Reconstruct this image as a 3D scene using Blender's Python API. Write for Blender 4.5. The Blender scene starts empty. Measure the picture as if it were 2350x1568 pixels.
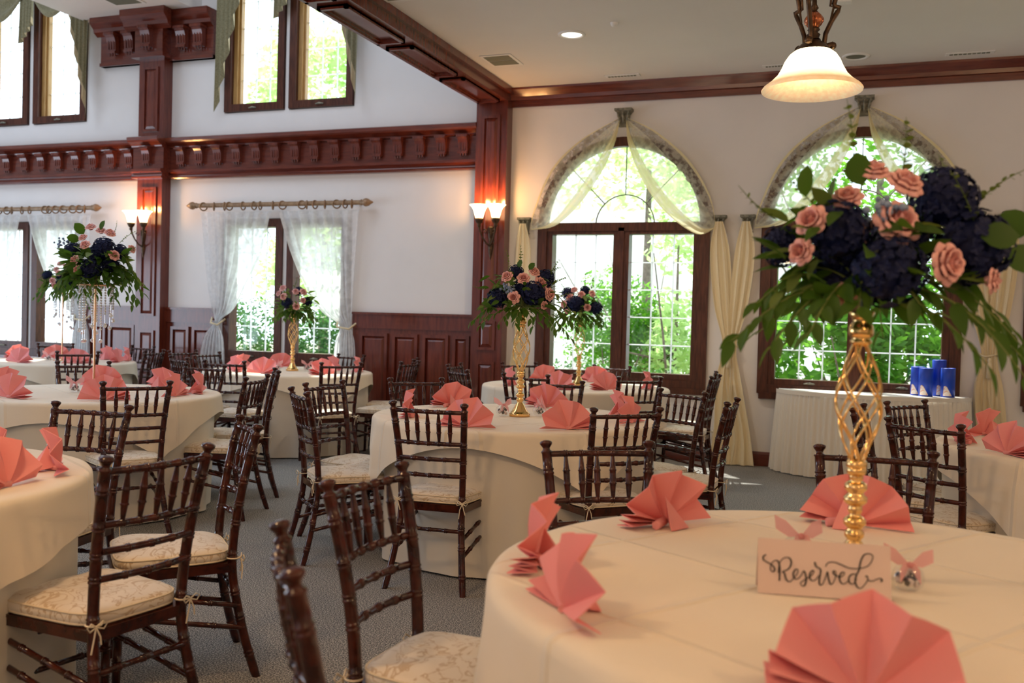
import bpy, math, random
from mathutils import Vector, Matrix, noise
PI = math.pi
rnd = random.Random(7)
SC = bpy.context.scene
COL = SC.collection

# ------------------------------------------------------------------ camera
cam_d = bpy.data.cameras.new('camera')
cam_d.sensor_width = 36.0
cam_d.lens = 36.0 * 2200 / 2350
cam_d.clip_end = 200
cam = bpy.data.objects.new('camera', cam_d)
COL.objects.link(cam)
yaw, pit, rol = math.radians(20.3), math.atan(48 / 2200), math.radians(1.54)
F = Vector((-math.sin(yaw) * math.cos(pit), math.cos(yaw) * math.cos(pit), -math.sin(pit)))
R0 = Vector((math.cos(yaw), math.sin(yaw), 0))
U0 = R0.cross(F)
R1 = R0 * math.cos(rol) + U0 * math.sin(rol)
U1 = -R0 * math.sin(rol) + U0 * math.cos(rol)
M = Matrix((R1, U1, -F)).transposed().to_4x4()
M.translation = Vector((0, 0, 1.31))
cam.matrix_world = M
cam_d.dof.use_dof = True
cam_d.dof.focus_distance = 4.6
cam_d.dof.aperture_fstop = 3.2
SC.camera = cam

# ------------------------------------------------------------------ world, lights, exposure
SC.view_settings.view_transform = 'Standard'
SC.view_settings.look = 'None'
SC.view_settings.gamma = 1.0
SC.view_settings.use_curve_mapping = False
SC.view_settings.exposure = 0.36
w = bpy.data.worlds.new('sky'); SC.world = w; w.use_nodes = True
bg = w.node_tree.nodes['Background']
bg.inputs[0].default_value = (0.78, 0.89, 1.0, 1)
bg.inputs[1].default_value = 2.9

def light(name, kind, loc, energy, color, rot=(0, 0, 0), size=None, sizey=None, radius=None, spot=None):
    l = bpy.data.lights.new(name, kind)
    l.energy = energy; l.color = color
    if kind == 'AREA':
        l.shape = 'RECTANGLE'; l.size = size; l.size_y = sizey
    if radius is not None and kind in ('POINT', 'SPOT'): l.shadow_soft_size = radius
    if spot: l.spot_size = spot; l.spot_blend = 0.6
    if kind == 'AREA': l.specular_factor = 0.45
    o = bpy.data.objects.new(name, l); o.location = loc; o.rotation_euler = rot
    COL.objects.link(o); return o
sun = light('sun', 'SUN', (0, 30, 20), 7.0, (1, 0.95, 0.85), rot=(math.radians(38), 0, math.radians(-62)))
sun.data.angle = math.radians(1.0)
COOL = (0.70, 0.83, 1.0); WARM = (1.0, 0.62, 0.31)
# added area lights imitating daylight from left, above and behind; no openings there
light('fill_west', 'AREA', (-13.6, 3.5, 1.2), 215, COOL, rot=(0, math.radians(-90), 0), size=2.2, sizey=8).data.specular_factor = 0.10
light('fill_overhead', 'AREA', (-8.3, 4.8, 6.0), 235, COOL, rot=(0, 0, 0), size=7, sizey=6)
light('fill_rear', 'AREA', (-4.5, -3.8, 2.0), 18, (0.95, 0.95, 1.0), rot=(math.radians(90), 0, 0), size=7, sizey=2.6)
# hanging ceiling lamps of the low room that are out of the frame
for i, (x, y, e) in enumerate(((-2.2, 1.6, 44), (1.9, 1.6, 34), (1.9, -1.2, 30), (2.7, 6.0, 14), (-1.6, -1.6, 40))):
    light('ceiling_lamp_glow', 'POINT', (x, y, 2.75), e, WARM, radius=0.12)

# ------------------------------------------------------------------ helpers
def tag(o, label=None, cat=None, group=None, kind=None):
    if label: o['label'] = label
    if cat: o['category'] = cat
    if group: o['group'] = group
    if kind: o['kind'] = kind
    return o

class MB:
    def __init__(s): s.v = []; s.f = []; s.sm = []; s.mi = []; s.m = 0
    def add(s, vs, fs, smooth=False):
        b = len(s.v); s.v.extend([tuple(q) for q in vs])
        for f in fs: s.f.append(tuple(b + i for i in f)); s.sm.append(smooth); s.mi.append(s.m)
        return s
    def box(s, x0, x1, y0, y1, z0, z1, bev=0.0):
        if bev <= 0:
            vs = [(x, y, z) for z in (z0, z1) for y in (y0, y1) for x in (x0, x1)]
            fs = [(0, 2, 3, 1), (4, 5, 7, 6), (0, 1, 5, 4), (2, 6, 7, 3), (0, 4, 6, 2), (1, 3, 7, 5)]
            return s.add(vs, fs)
        b = bev
        # chamfer all vertical and horizontal edges with rings
        def ring(z, i): return [(x0 + i, y0 + i, z), (x1 - i, y0 + i, z), (x1 - i, y1 - i, z), (x0 + i, y1 - i, z)]
        vs = ring(z0, b) + ring(z0 + b, 0) + ring(z1 - b, 0) + ring(z1, b)
        fs = [(3, 2, 1, 0), (12, 13, 14, 15)]
        for k in range(3):
            for j in range(4):
                a = k * 4 + j; c = k * 4 + (j + 1) % 4
                fs.append((a, c, c + 4, a + 4))
        return s.add(vs, fs)
    def tube(s, pts, rad, n=8, caps=True, smooth=True, flat=None):
        pts = [Vector(p) for p in pts]
        if not isinstance(rad, (list, tuple)): rad = [rad] * len(pts)
        rings = []; up = None
        for i, p in enumerate(pts):
            d = (pts[min(i + 1, len(pts) - 1)] - pts[max(i - 1, 0)])
            if d.length < 1e-9: d = Vector((0, 0, 1))
            d.normalize()
            if up is None:
                up = Vector((0, 0, 1)) if abs(d.z) < 0.9 else Vector((0, 1, 0))
            a = (up - d * up.dot(d))
            if a.length < 1e-6: a = d.orthogonal()
            a.normalize(); b = d.cross(a); up = a
            rings.append([p + (a * math.cos(2 * PI * k / n) + b * math.sin(2 * PI * k / n)) * rad[i] for k in range(n)])
        vs = [q for r in rings for q in r]; fs = []
        for i in range(len(pts) - 1):
            for k in range(n):
                a = i * n + k; b = i * n + (k + 1) % n
                fs.append((a, b, b + n, a + n))
        s.add(vs, fs, smooth)
        if caps:
            s.add(rings[0], [tuple(range(n))[::-1]]); s.add(rings[-1], [tuple(range(n))])
        return s
    def lathe(s, prof, c=(0, 0, 0), n=16, smooth=True, a0=0, a1=2 * PI):
        full = abs(a1 - a0 - 2 * PI) < 1e-6
        m = n if full else n + 1
        vs = []
        for r, z in prof:
            for k in range(m):
                a = a0 + (a1 - a0) * k / n
                vs.append((c[0] + r * math.cos(a), c[1] + r * math.sin(a), c[2] + z))
        fs = []
        for i in range(len(prof) - 1):
            for k in range(n):
                a = i * m + k; b = i * m + (k + 1) % m
                fs.append((a, b, b + m, a + m))
        return s.add(vs, fs, smooth)
    def sphere(s, c, r, n=8, m=6, sz=1.0, smooth=True):
        prof = [(r * math.sin(PI * i / m), -r * sz * math.cos(PI * i / m)) for i in range(m + 1)]
        return s.lathe(prof, c, n, smooth)
    def grid(s, fn, nu, nv, smooth=True, closeu=False):
        mu = nu if closeu else nu + 1
        vs = [fn(i / nu, j / nv) for j in range(nv + 1) for i in range(mu)]
        fs = []
        for j in range(nv):
            for i in range(nu):
                a = j * mu + i; b = j * mu + (i + 1) % mu
                fs.append((a, b, b + mu, a + mu))
        return s.add(vs, fs, smooth)
    def extrude(s, poly, axis, a, b, smooth=False):
        # poly: 2D points (y,z) for axis x ; (x,z) for axis y ; (x,y) for axis z
        def P(p, t):
            return {'x': (t, p[0], p[1]), 'y': (p[0], t, p[1]), 'z': (p[0], p[1], t)}[axis]
        n = len(poly)
        vs = [P(p, a) for p in poly] + [P(p, b) for p in poly]
        fs = [(i, (i + 1) % n, (i + 1) % n + n, i + n) for i in range(n)] + [tuple(range(n))[::-1], tuple(range(n, 2 * n))]
        return s.add(vs, fs, smooth)
    def mesh(s, name, mats):
        me = bpy.data.meshes.new(name)
        me.from_pydata(s.v, [], s.f)
        me.polygons.foreach_set('use_smooth', s.sm)
        if not isinstance(mats, (list, tuple)): mats = [mats]
        for m in mats: me.materials.append(m)
        me.polygons.foreach_set('material_index', s.mi)
        me.update(); return me

def link(name, me, parent=None, loc=None, rot=None, scale=None):
    o = bpy.data.objects.new(name, me); COL.objects.link(o)
    if parent: o.parent = parent
    if loc is not None: o.location = loc
    if rot is not None: o.rotation_euler = rot
    if scale is not None: o.scale = (scale,) * 3 if isinstance(scale, (int, float)) else scale
    return o
def build(name, mb, mat, parent=None, **k): return link(name, mb.mesh(name, mat), parent, **k)
def empty(name, loc=(0, 0, 0), rz=0, rot=None):
    o = bpy.data.objects.new(name, None); COL.objects.link(o); o.location = loc
    o.rotation_euler = rot if rot else (0, 0, rz); o.empty_display_size = 0.1
    return o
def struct(name, mb, mat, parent=None):
    o = build(name, mb, mat, parent)
    if not parent: o['kind'] = 'structure'
    return o
def copy_tree(o, parent=None):
    c = o.copy(); COL.objects.link(c); c.parent = parent
    for ch in o.children: copy_tree(ch, c)
    return c

# ------------------------------------------------------------------ materials
def mat(name, color=(0.5, 0.5, 0.5), rough=0.5, metal=0.0, coat=0.0, spec=0.5, sheen=0.0, noise_scale=None, noise_amt=0.0,
        color2=None, bump=0.0, bump_scale=None, stretch=None, emit=None, emit_s=0.0, detail=3.0, thr=None):
    m = bpy.data.materials.new(name); m.use_nodes = True
    nt = m.node_tree; b = nt.nodes['Principled BSDF']
    b.inputs['Base Color'].default_value = (*color, 1)
    b.inputs['Roughness'].default_value = rough
    b.inputs['Metallic'].default_value = metal
    b.inputs['Coat Weight'].default_value = coat
    b.inputs['Coat Roughness'].default_value = 0.08
    b.inputs['Specular IOR Level'].default_value = spec
    b.inputs['Sheen Weight'].default_value = sheen
    if emit: b.inputs['Emission Color'].default_value = (*emit, 1); b.inputs['Emission Strength'].default_value = emit_s
    if noise_scale or bump:
        tc = nt.nodes.new('ShaderNodeTexCoord'); mp = nt.nodes.new('ShaderNodeMapping')
        nt.links.new(tc.outputs['Object'], mp.inputs['Vector'])
        if stretch: mp.inputs['Scale'].default_value = stretch
    if noise_scale:
        n = nt.nodes.new('ShaderNodeTexNoise'); n.inputs['Scale'].default_value = noise_scale; n.inputs['Detail'].default_value = detail
        nt.links.new(mp.outputs[0], n.inputs['Vector'])
        r = nt.nodes.new('ShaderNodeValToRGB')
        c2 = color2 or tuple(min(1, c * (1 + noise_amt)) for c in color)
        lo, hi = thr if thr else (0.35, 0.65)
        r.color_ramp.elements[0].position = lo; r.color_ramp.elements[1].position = hi
        r.color_ramp.elements[0].color = (*color, 1); r.color_ramp.elements[1].color = (*c2, 1)
        nt.links.new(n.outputs['Fac'], r.inputs['Fac']); nt.links.new(r.outputs['Color'], b.inputs['Base Color'])
    if bump:
        n2 = nt.nodes.new('ShaderNodeTexNoise'); n2.inputs['Scale'].default_value = bump_scale or 200; n2.inputs['Detail'].default_value = 2
        nt.links.new(mp.outputs[0], n2.inputs['Vector'])
        bu = nt.nodes.new('ShaderNodeBump'); bu.inputs['Strength'].default_value = bump; bu.inputs['Distance'].default_value = 0.01
        nt.links.new(n2.outputs['Fac'], bu.inputs['Height']); nt.links.new(bu.outputs[0], b.inputs['Normal'])
    return m

def creases(m, step=.46, strength=.8):
    nt = m.node_tree; b = nt.nodes['Principled BSDF']; old = b.inputs['Normal'].links[0].from_node if b.inputs['Normal'].links else None
    tc = nt.nodes.new('ShaderNodeTexCoord'); mp = nt.nodes.new('ShaderNodeMapping'); mp.inputs['Rotation'].default_value = (0, 0, .55); mp.inputs['Location'].default_value = (.1, .17, 0)
    nt.links.new(tc.outputs['Object'], mp.inputs[0]); sp = nt.nodes.new('ShaderNodeSeparateXYZ'); nt.links.new(mp.outputs[0], sp.inputs[0])
    hs = []
    for k in (0, 1):
        pp = nt.nodes.new('ShaderNodeMath'); pp.operation = 'PINGPONG'; pp.inputs[1].default_value = step / 2; nt.links.new(sp.outputs[k], pp.inputs[0])
        mr = nt.nodes.new('ShaderNodeMapRange'); mr.inputs[1].default_value = 0.0; mr.inputs[2].default_value = 0.014; mr.inputs[3].default_value = 1; mr.inputs[4].default_value = 0
        nt.links.new(pp.outputs[0], mr.inputs[0]); hs.append(mr)
    ad = nt.nodes.new('ShaderNodeMath'); ad.operation = 'MAXIMUM'; nt.links.new(hs[0].outputs[0], ad.inputs[0]); nt.links.new(hs[1].outputs[0], ad.inputs[1])
    bu = nt.nodes.new('ShaderNodeBump'); bu.inputs['Strength'].default_value = strength; bu.inputs['Distance'].default_value = .006
    nt.links.new(ad.outputs[0], bu.inputs['Height'])
    if old: nt.links.new(old.outputs[0], bu.inputs['Normal'])
    nt.links.new(bu.outputs[0], b.inputs['Normal'])

def thin(name, color, trans_color=None, transp=0.0, transl=0.5, rough=0.8, lace=None, lace_color=None):
    """cloth or leaf that lets light through: diffuse + translucent (+ open weave)"""
    m = bpy.data.materials.new(name); m.use_nodes = True; nt = m.node_tree; nt.nodes.clear()
    out = nt.nodes.new('ShaderNodeOutputMaterial')
    d = nt.nodes.new('ShaderNodeBsdfPrincipled'); d.inputs['Base Color'].default_value = (*color, 1); d.inputs['Roughness'].default_value = rough
    d.inputs['Specular IOR Level'].default_value = 0.25
    t = nt.nodes.new('ShaderNodeBsdfTranslucent'); t.inputs['Color'].default_value = (*(trans_color or color), 1)
    mx = nt.nodes.new('ShaderNodeMixShader'); mx.inputs[0].default_value = transl
    nt.links.new(d.outputs[0], mx.inputs[1]); nt.links.new(t.outputs[0], mx.inputs[2])
    last = mx
    if transp or lace:
        tr = nt.nodes.new('ShaderNodeBsdfTransparent'); m2 = nt.nodes.new('ShaderNodeMixShader')
        m2.inputs[0].default_value = transp
        nt.links.new(mx.outputs[0], m2.inputs[1]); nt.links.new(tr.outputs[0], m2.inputs[2])
        if lace:
            sc, lo, hi = lace
            tc = nt.nodes.new('ShaderNodeTexCoord'); n = nt.nodes.new('ShaderNodeTexNoise'); n.inputs['Scale'].default_value = sc; n.inputs['Detail'].default_value = 5
            nt.links.new(tc.outputs['Object'], n.inputs['Vector'])
            mr = nt.nodes.new('ShaderNodeMapRange'); mr.inputs[1].default_value = 0.42; mr.inputs[2].default_value = 0.58
            mr.inputs[3].default_value = lo; mr.inputs[4].default_value = hi
            nt.links.new(n.outputs['Fac'], mr.inputs[0]); nt.links.new(mr.outputs[0], m2.inputs[0])
        last = m2
    nt.links.new(last.outputs[0], out.inputs[0])
    return m

def glass_mat(name, tint=(0.95, 0.98, 0.97), refl=0.06):
    m = bpy.data.materials.new(name); m.use_nodes = True; nt = m.node_tree; nt.nodes.clear()
    out = nt.nodes.new('ShaderNodeOutputMaterial'); tr = nt.nodes.new('ShaderNodeBsdfTransparent'); tr.inputs[0].default_value = (*tint, 1)
    g = nt.nodes.new('ShaderNodeBsdfGlossy'); g.inputs['Roughness'].default_value = 0.02
    mx = nt.nodes.new('ShaderNodeMixShader'); mx.inputs[0].default_value = refl
    nt.links.new(tr.outputs[0], mx.inputs[1]); nt.links.new(g.outputs[0], mx.inputs[2]); nt.links.new(mx.outputs[0], out.inputs[0])
    return m

MT = {}
MT['wall'] = mat('wall_paint', (0.80, 0.77, 0.755), 0.75, noise_scale=3, color2=(0.82, 0.79, 0.775), bump=0.05, bump_scale=120)
MT['ceil'] = mat('ceiling_paint', (0.74, 0.72, 0.70), 0.8, noise_scale=2, color2=(0.76, 0.74, 0.72))
MT['cherry'] = mat('cherry_wood', (0.105, 0.019, 0.011), 0.27, coat=0.35, noise_scale=6, color2=(0.165, 0.032, 0.016), stretch=(6, 6, 0.7), bump=0.03, bump_scale=30)
MT['cherry_h'] = mat('cherry_wood_rail', (0.105, 0.019, 0.011), 0.22, coat=0.45, noise_scale=6, color2=(0.165, 0.032, 0.016), stretch=(0.7, 6, 6), bump=0.03, bump_scale=30)
MT['frame'] = mat('window_frame_wood', (0.055, 0.015, 0.008), 0.4, coat=0.08, spec=.3, noise_scale=8, color2=(0.105, 0.032, 0.016), stretch=(6, 6, 0.8))
MT['oak'] = mat('golden_sash_wood', (0.45, 0.25, 0.08), 0.4, noise_scale=8, color2=(0.55, 0.33, 0.12), stretch=(6, 6, 0.8))
MT['chair'] = mat('chair_mahogany', (0.024, 0.0048, 0.0028), 0.16, coat=0.2, spec=.35, noise_scale=25, color2=(0.070, 0.013, 0.006))
MT['carpet'] = mat('carpet', (0.085, 0.088, 0.090), 0.95, noise_scale=170, color2=(0.68, 0.64, 0.58), bump=0.8, bump_scale=140, detail=2, thr=(0.42, 0.70))
MT['white'] = mat('white_paint', (0.80, 0.80, 0.79), 0.5)
MT['cloth'] = mat('ivory_tablecloth', (0.85, 0.745, 0.59), 0.8, sheen=0.25, noise_scale=3, color2=(0.87, 0.77, 0.62), bump=0.10, bump_scale=9)
creases(MT['cloth'])
MT['cloth2'] = mat('ivory_floor_cloth', (0.72, 0.66, 0.56), 0.85, sheen=0.2, noise_scale=3, color2=(0.74, 0.68, 0.58), bump=0.08, bump_scale=9)
MT['skirt'] = mat('white_table_skirt', (0.80, 0.76, 0.68), 0.75, sheen=0.3, noise_scale=4, color2=(0.82, 0.78, 0.70))
MT['napkin'] = thin('coral_napkin', (0.98, 0.42, 0.41), (0.97, 0.16, 0.16), transl=0.24, rough=0.85)
MT['gold'] = mat('gold_metal', (0.90, 0.56, 0.20), 0.12, metal=1.0, noise_scale=12, color2=(0.95, 0.64, 0.28))
MT['rosegold'] = mat('brushed_gold_pole', (0.80, 0.48, 0.28), 0.22, metal=1.0)
MT['bronze'] = mat('bronze_iron', (0.055, 0.034, 0.022), 0.38, metal=0.8, noise_scale=30, color2=(0.12, 0.07, 0.04))
MT['copper'] = mat('copper_glaze', (0.35, 0.08, 0.03), 0.2, metal=0.7, coat=0.5, noise_scale=20, color2=(0.55, 0.17, 0.06))
MT['stone'] = mat('verdigris_plaster', (0.12, 0.12, 0.09), 0.7, noise_scale=40, color2=(0.30, 0.28, 0.21), bump=0.5, bump_scale=60)
MT['rod'] = mat('antique_brown_rod', (0.24, 0.14, 0.07), 0.4, noise_scale=30, color2=(0.38, 0.24, 0.13))
MT['navy'] = mat('navy_petals', (0.003, 0.006, 0.034), 0.6, spec=.25, noise_scale=30, color2=(0.008, 0.014, 0.070))
MT['pink'] = mat('pink_petals', (0.80, 0.37, 0.35), 0.6, noise_scale=14, color2=(0.88, 0.52, 0.48))
MT['leaf'] = thin('leaf_green', (0.040, 0.095, 0.012), (0.14, 0.28, 0.02), transl=0.30, rough=0.45)
MT['leaf2'] = thin('leaf_pale_green', (0.13, 0.19, 0.045), (0.28, 0.38, 0.06), transl=0.35, rough=0.5)
MT['stemg'] = mat('stem_green', (0.12, 0.16, 0.03), 0.6, noise_scale=20, color2=(0.18, 0.22, 0.05))
MT['berry'] = mat('powder_blue_berries', (0.18, 0.26, 0.42), 0.5, noise_scale=20, color2=(0.26, 0.34, 0.50))
MT['crystal'] = mat('crystal', (0.93, 0.95, 1.0), 0.04, spec=1.0, coat=1.0, metal=0.55)
MT['ribbon'] = thin('pink_ribbon', (0.85, 0.42, 0.42), (0.9, 0.5, 0.5), transp=0.15, transl=0.4)
MT['candy'] = mat('wrapped_chocolates', (0.02, 0.015, 0.02), 0.35, noise_scale=55, color2=(0.75, 0.66, 0.66), thr=(0.47, 0.53))
MT['jar'] = glass_mat('clear_jar', (0.97, 0.97, 0.97), 0.12)
MT['card'] = mat('card_stock', (0.72, 0.56, 0.49), 0.7, noise_scale=4, color2=(0.73, 0.57, 0.50))
MT['ink'] = mat('black_ink', (0.02, 0.02, 0.02), 0.6)
MT['blue'] = mat('blue_wax', (0.004, 0.05, 0.50), 0.45, noise_scale=5, color2=(0.004, 0.06, 0.58))
MT['label'] = mat('shell_label', (0.85, 0.82, 0.8), 0.5, noise_scale=70, color2=(0.80, 0.45, 0.32), thr=(0.5, 0.62))
MT['glass'] = glass_mat('window_glass')
MT['muntin'] = thin('white_glazing_bar', (0.85, 0.86, 0.88), (0.95, 0.97, 1.0), transl=0.5)
MT['vent'] = mat('vent_grille', (0.16, 0.17, 0.13), 0.7)
MT['drape'] = mat('sage_drape', (0.19, 0.165, 0.085), 0.8, sheen=0.2, noise_scale=60, color2=(0.27, 0.24, 0.135))
MT['drapel'] = mat('drape_lining', (0.55, 0.44, 0.27), 0.8, noise_scale=20, color2=(0.62, 0.51, 0.33))
MT['lace'] = thin('white_lace', (0.88, 0.88, 0.90), (0.97, 0.99, 0.99), transl=0.60, lace=(13, 0.05, 0.22))
MT['lace_y'] = thin('cream_sheer', (0.90, 0.86, 0.60), (0.97, 0.97, 0.82), transl=0.55, lace=(20, 0.30, 0.55))
MT['lace_o'] = thin('cream_sheer_edge', (0.92, 0.80, 0.46), (0.97, 0.93, 0.62), transl=0.4, transp=0.10)
MT['lace_g'] = thin('damask_lace_band', (0.42, 0.37, 0.29), (0.6, 0.6, 0.5), transl=0.3, lace=(24, 0.0, 0.65))
MT['curt'] = thin('cream_curtain', (0.92, 0.80, 0.55), (0.95, 0.86, 0.6), transl=0.2)
MT['shade'] = None
# cushion brocade
def brocade():
    m = mat('brocade_cushion', (0.78, 0.66, 0.52), 0.55, sheen=0.4)
    nt = m.node_tree; b = nt.nodes['Principled BSDF']
    tc = nt.nodes.new('ShaderNodeTexCoord')
    n = nt.nodes.new('ShaderNodeTexNoise'); n.inputs['Scale'].default_value = 13; n.inputs['Detail'].default_value = 2.0; n.inputs['Distortion'].default_value = 1.6
    nt.links.new(tc.outputs['Object'], n.inputs['Vector'])
    r = nt.nodes.new('ShaderNodeValToRGB'); e = r.color_ramp.elements
    e[0].position = 0.40; e[0].color = (0.80, 0.70, 0.57, 1); e[1].position = 0.60; e[1].color = (0.80, 0.70, 0.57, 1)
    for p, c in ((0.47, (0.80, 0.70, 0.57, 1)), (0.482, (0.58, 0.43, 0.27, 1)), (0.518, (0.60, 0.45, 0.29, 1)), (0.53, (0.80, 0.70, 0.57, 1))):
        q = e.new(p); q.color = c
    nt.links.new(n.outputs['Fac'], r.inputs['Fac']); nt.links.new(r.outputs[0], b.inputs['Base Color'])
    return m
MT['brocade'] = brocade()
MT['tie'] = mat('cream_tie', (0.78, 0.66, 0.48), 0.8)
def shade_mat(name, col, s, edge):
    m = mat(name, (0.9, 0.8, 0.62), 0.35, noise_scale=25, color2=(0.85, 0.66, 0.42))
    nt = m.node_tree; b = nt.nodes['Principled BSDF']
    b.inputs['Emission Strength'].default_value = s
    tc = nt.nodes.new('ShaderNodeTexCoord'); sp = nt.nodes.new('ShaderNodeSeparateXYZ'); nt.links.new(tc.outputs['Generated'], sp.inputs[0])
    r = nt.nodes.new('ShaderNodeValToRGB'); e = r.color_ramp.elements
    e[0].position = edge[0]; e[0].color = (*[c * edge[2] for c in (1.0, 0.55, 0.22)], 1); e[1].position = edge[1]; e[1].color = (*col, 1)
    nt.links.new(sp.outputs[2], r.inputs[0]); nt.links.new(r.outputs[0], b.inputs['Emission Color'])
    return m
MT['shade'] = shade_mat('pendant_glass_shade', (1, 0.80, 0.46), 3.2, (0.12, 0.62, 0.10))
MT['shade_in'] = mat('alabaster_lining', (0.75, 0.62, 0.45), 0.5, noise_scale=45, color2=(0.88, 0.78, 0.60), emit=(1, .78, .50), emit_s=0.22)
MT['bell'] = shade_mat('sconce_glass_bell', (1, 0.75, 0.38), 5.0, (0.0, 0.30, 0.8))
MT['lampon'] = mat('lit_downlight', (0.9, 0.9, 0.9), 0.5, emit=(1, 0.9, 0.75), emit_s=3.0)
# outdoors
MT['og'] = thin('garden_leaf', (0.06, 0.19, 0.02), (0.22, 0.52, 0.04), transl=0.5, rough=0.45)
MT['og2'] = thin('garden_leaf_pale', (0.36, 0.52, 0.20), (0.72, 0.92, 0.42), transl=0.55, rough=0.5)
MT['og3'] = thin('garden_leaf_dark', (0.035, 0.11, 0.035), (0.12, 0.32, 0.06), transl=0.4, rough=0.4)
MT['bark'] = mat('bark', (0.10, 0.075, 0.06), 0.9, noise_scale=20, color2=(0.20, 0.16, 0.13))
MT['ground'] = mat('garden_ground', (0.20, 0.22, 0.12), 0.95, noise_scale=4, color2=(0.40, 0.38, 0.30))
MT['bank'] = mat('pale_stone', (0.62, 0.60, 0.55), 0.9, noise_scale=3, color2=(0.78, 0.76, 0.72))

# ------------------------------------------------------------------ room shell
D = 9.3
XL, XR, YB = -14.0, 3.9, -4.2
struct('floor', MB().box(XL, XR, YB, D, -0.1, 0), MT['carpet'])
ARCH = (-2.31, -0.09, 2.13)
def wall_front():
    b = MB(); T = 0.2
    holes = [(-7.04, -5.36, 0.78, 2.40), (-10.81, -9.13, 0.78, 2.40),
             (-7.07, -6.25, 3.62, 5.62), (-6.20, -5.36, 3.62, 5.62), (-10.84, -10.04, 3.62, 5.62), (-9.97, -9.11, 3.62, 5.62)]
    for c in ARCH: holes += [(c - 0.86, c + 0.86, 0.70, 2.26), (c - 0.86, c + 0.86, 2.26, 3.14)]
    xs = sorted({XL, XR, -3.7} | {h[0] for h in holes} | {h[1] for h in holes})
    zs = sorted({0, 3.68, 6.3} | {h[2] for h in holes} | {h[3] for h in holes})
    for i in range(len(xs) - 1):
        x0, x1 = xs[i], xs[i + 1]; xm = (x0 + x1) / 2
        run = None
        for j in range(len(zs) - 1):
            z0, z1 = zs[j], zs[j + 1]; zm = (z0 + z1) / 2
            inside = any(h[0] < xm < h[1] and h[2] < zm < h[3] for h in holes) or (xm > -3.7 and zm > 3.68)
            if inside:
                if run: b.box(x0, x1, D, D + T, run[0], run[1]); run = None
            else: run = (run[0] if run else z0, z1)
        if run: b.box(x0, x1, D, D + T, run[0], run[1])
    # spandrels above the arches
    n = 20
    for c in ARCH:
        for k in range(n):
            xa = c - 0.86 + 1.72 * k / n; xb = c - 0.86 + 1.72 * (k + 1) / n
            za = 2.26 + 0.88 * math.sqrt(max(0, 1 - ((xa - c) / 0.86) ** 2)); zb = 2.26 + 0.88 * math.sqrt(max(0, 1 - ((xb - c) / 0.86) ** 2))
            b.extrude([(xa, za), (xb, zb), (xb, 3.14), (xa, 3.14)], 'y', D, D + T)
    return b
struct('wall_front', wall_front(), MT['wall'])
struct('wall_left', MB().box(XL - 0.2, XL, YB, D + 0.2, 0, 6.3), MT['wall'])
struct('wall_right', MB().box(XR, XR + 0.2, YB, D + 0.2, 0, 3.72), MT['wall'])
struct('wall_back', MB().box(XL, XR, YB - 0.2, YB, 0, 6.3), MT['wall'])
struct('ceiling', MB().box(-3.52, XR, YB, D, 3.68, 3.8), MT['ceil'])
struct('ceiling_high', MB().box(XL, -3.5, YB, D, 6.2, 6.3), MT['ceil'])
# dropped ceiling between the dormer wells
s = MB().box(-9.07, -7.42, 3.0, D, 4.82, 6.2); s.box(-4.62, -3.88, 3.0, D, 4.82, 6.2)
struct('ceiling_soffit', s, MT['ceil'])
struct('wall_header', MB().box(-3.84, -3.54, YB, D, 3.74, 6.2), MT['wall'])

# panelled beam across the opening of the low room
beam = build('trim_1', MB().box(-3.86, -3.50, YB, D, 3.545, 3.74, ).box(-3.50, -3.46, YB, D, 3.62, 3.68), MT['cherry'])
beam['kind'] = 'structure'
def raised_panel(name, parent, x0, x1, z0, z1, y, m, dn=(0, -1, 0), depth=0.02, bw=0.028):
    """picture-frame moulding plus raised field, on the plane y facing -y"""
    b = MB()
    for (a0, a1, c0, c1) in ((x0, x1, z0, z0 + bw), (x0, x1, z1 - bw, z1), (x0, x0 + bw, z0 + bw, z1 - bw), (x1 - bw, x1, z0 + bw, z1 - bw)):
        b.box(a0, a1, y - depth, y, c0, c1)
    i = bw + 0.035
    if x1 - x0 > 2 * i + 0.03:
        f = [(x0 + bw, z0 + bw), (x1 - bw, z0 + bw), (x1 - bw, z1 - bw), (x0 + bw, z1 - bw)]
        g = [(x0 + i, z0 + i), (x1 - i, z0 + i), (x1 - i, z1 - i), (x0 + i, z1 - i)]
        vs = [(p[0], y - 0.002, p[1]) for p in f] + [(p[0], y - depth * 0.8, p[1]) for p in g]
        b.add(vs, [(0, 1, 5, 4), (1, 2, 6, 5), (2, 3, 7, 6), (3, 0, 4, 7), (4, 5, 6, 7)])
    return build(name, b, m, parent)
y = D - 0.22
k = 0
while y > 0.5:
    y1 = y - 0.92
    b = MB(); x0, x1, z = -3.81, -3.56, 3.545
    for (a0, a1, c0, c1) in ((x0, x1, y1, y1 + .03), (x0, x1, y - .03, y), (x0, x0 + .03, y1, y), (x1 - .03, x1, y1, y)):
        b.box(a0, a1, c0, c1, z - 0.03, z + 0.002)
    for (a0, a1, c0, c1) in ((x0, x1, y1 - .0, y1 + .05), (x0, x1, y - .05, y), (x0, x0 + .05, y1, y), (x1 - .05, x1, y1, y)):
        b.box(a0 , a1 , c0, c1, z - 0.015, z + 0.002)
    build('panel', b, MT['cherry'], beam)
    y = y1 - 0.14
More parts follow.
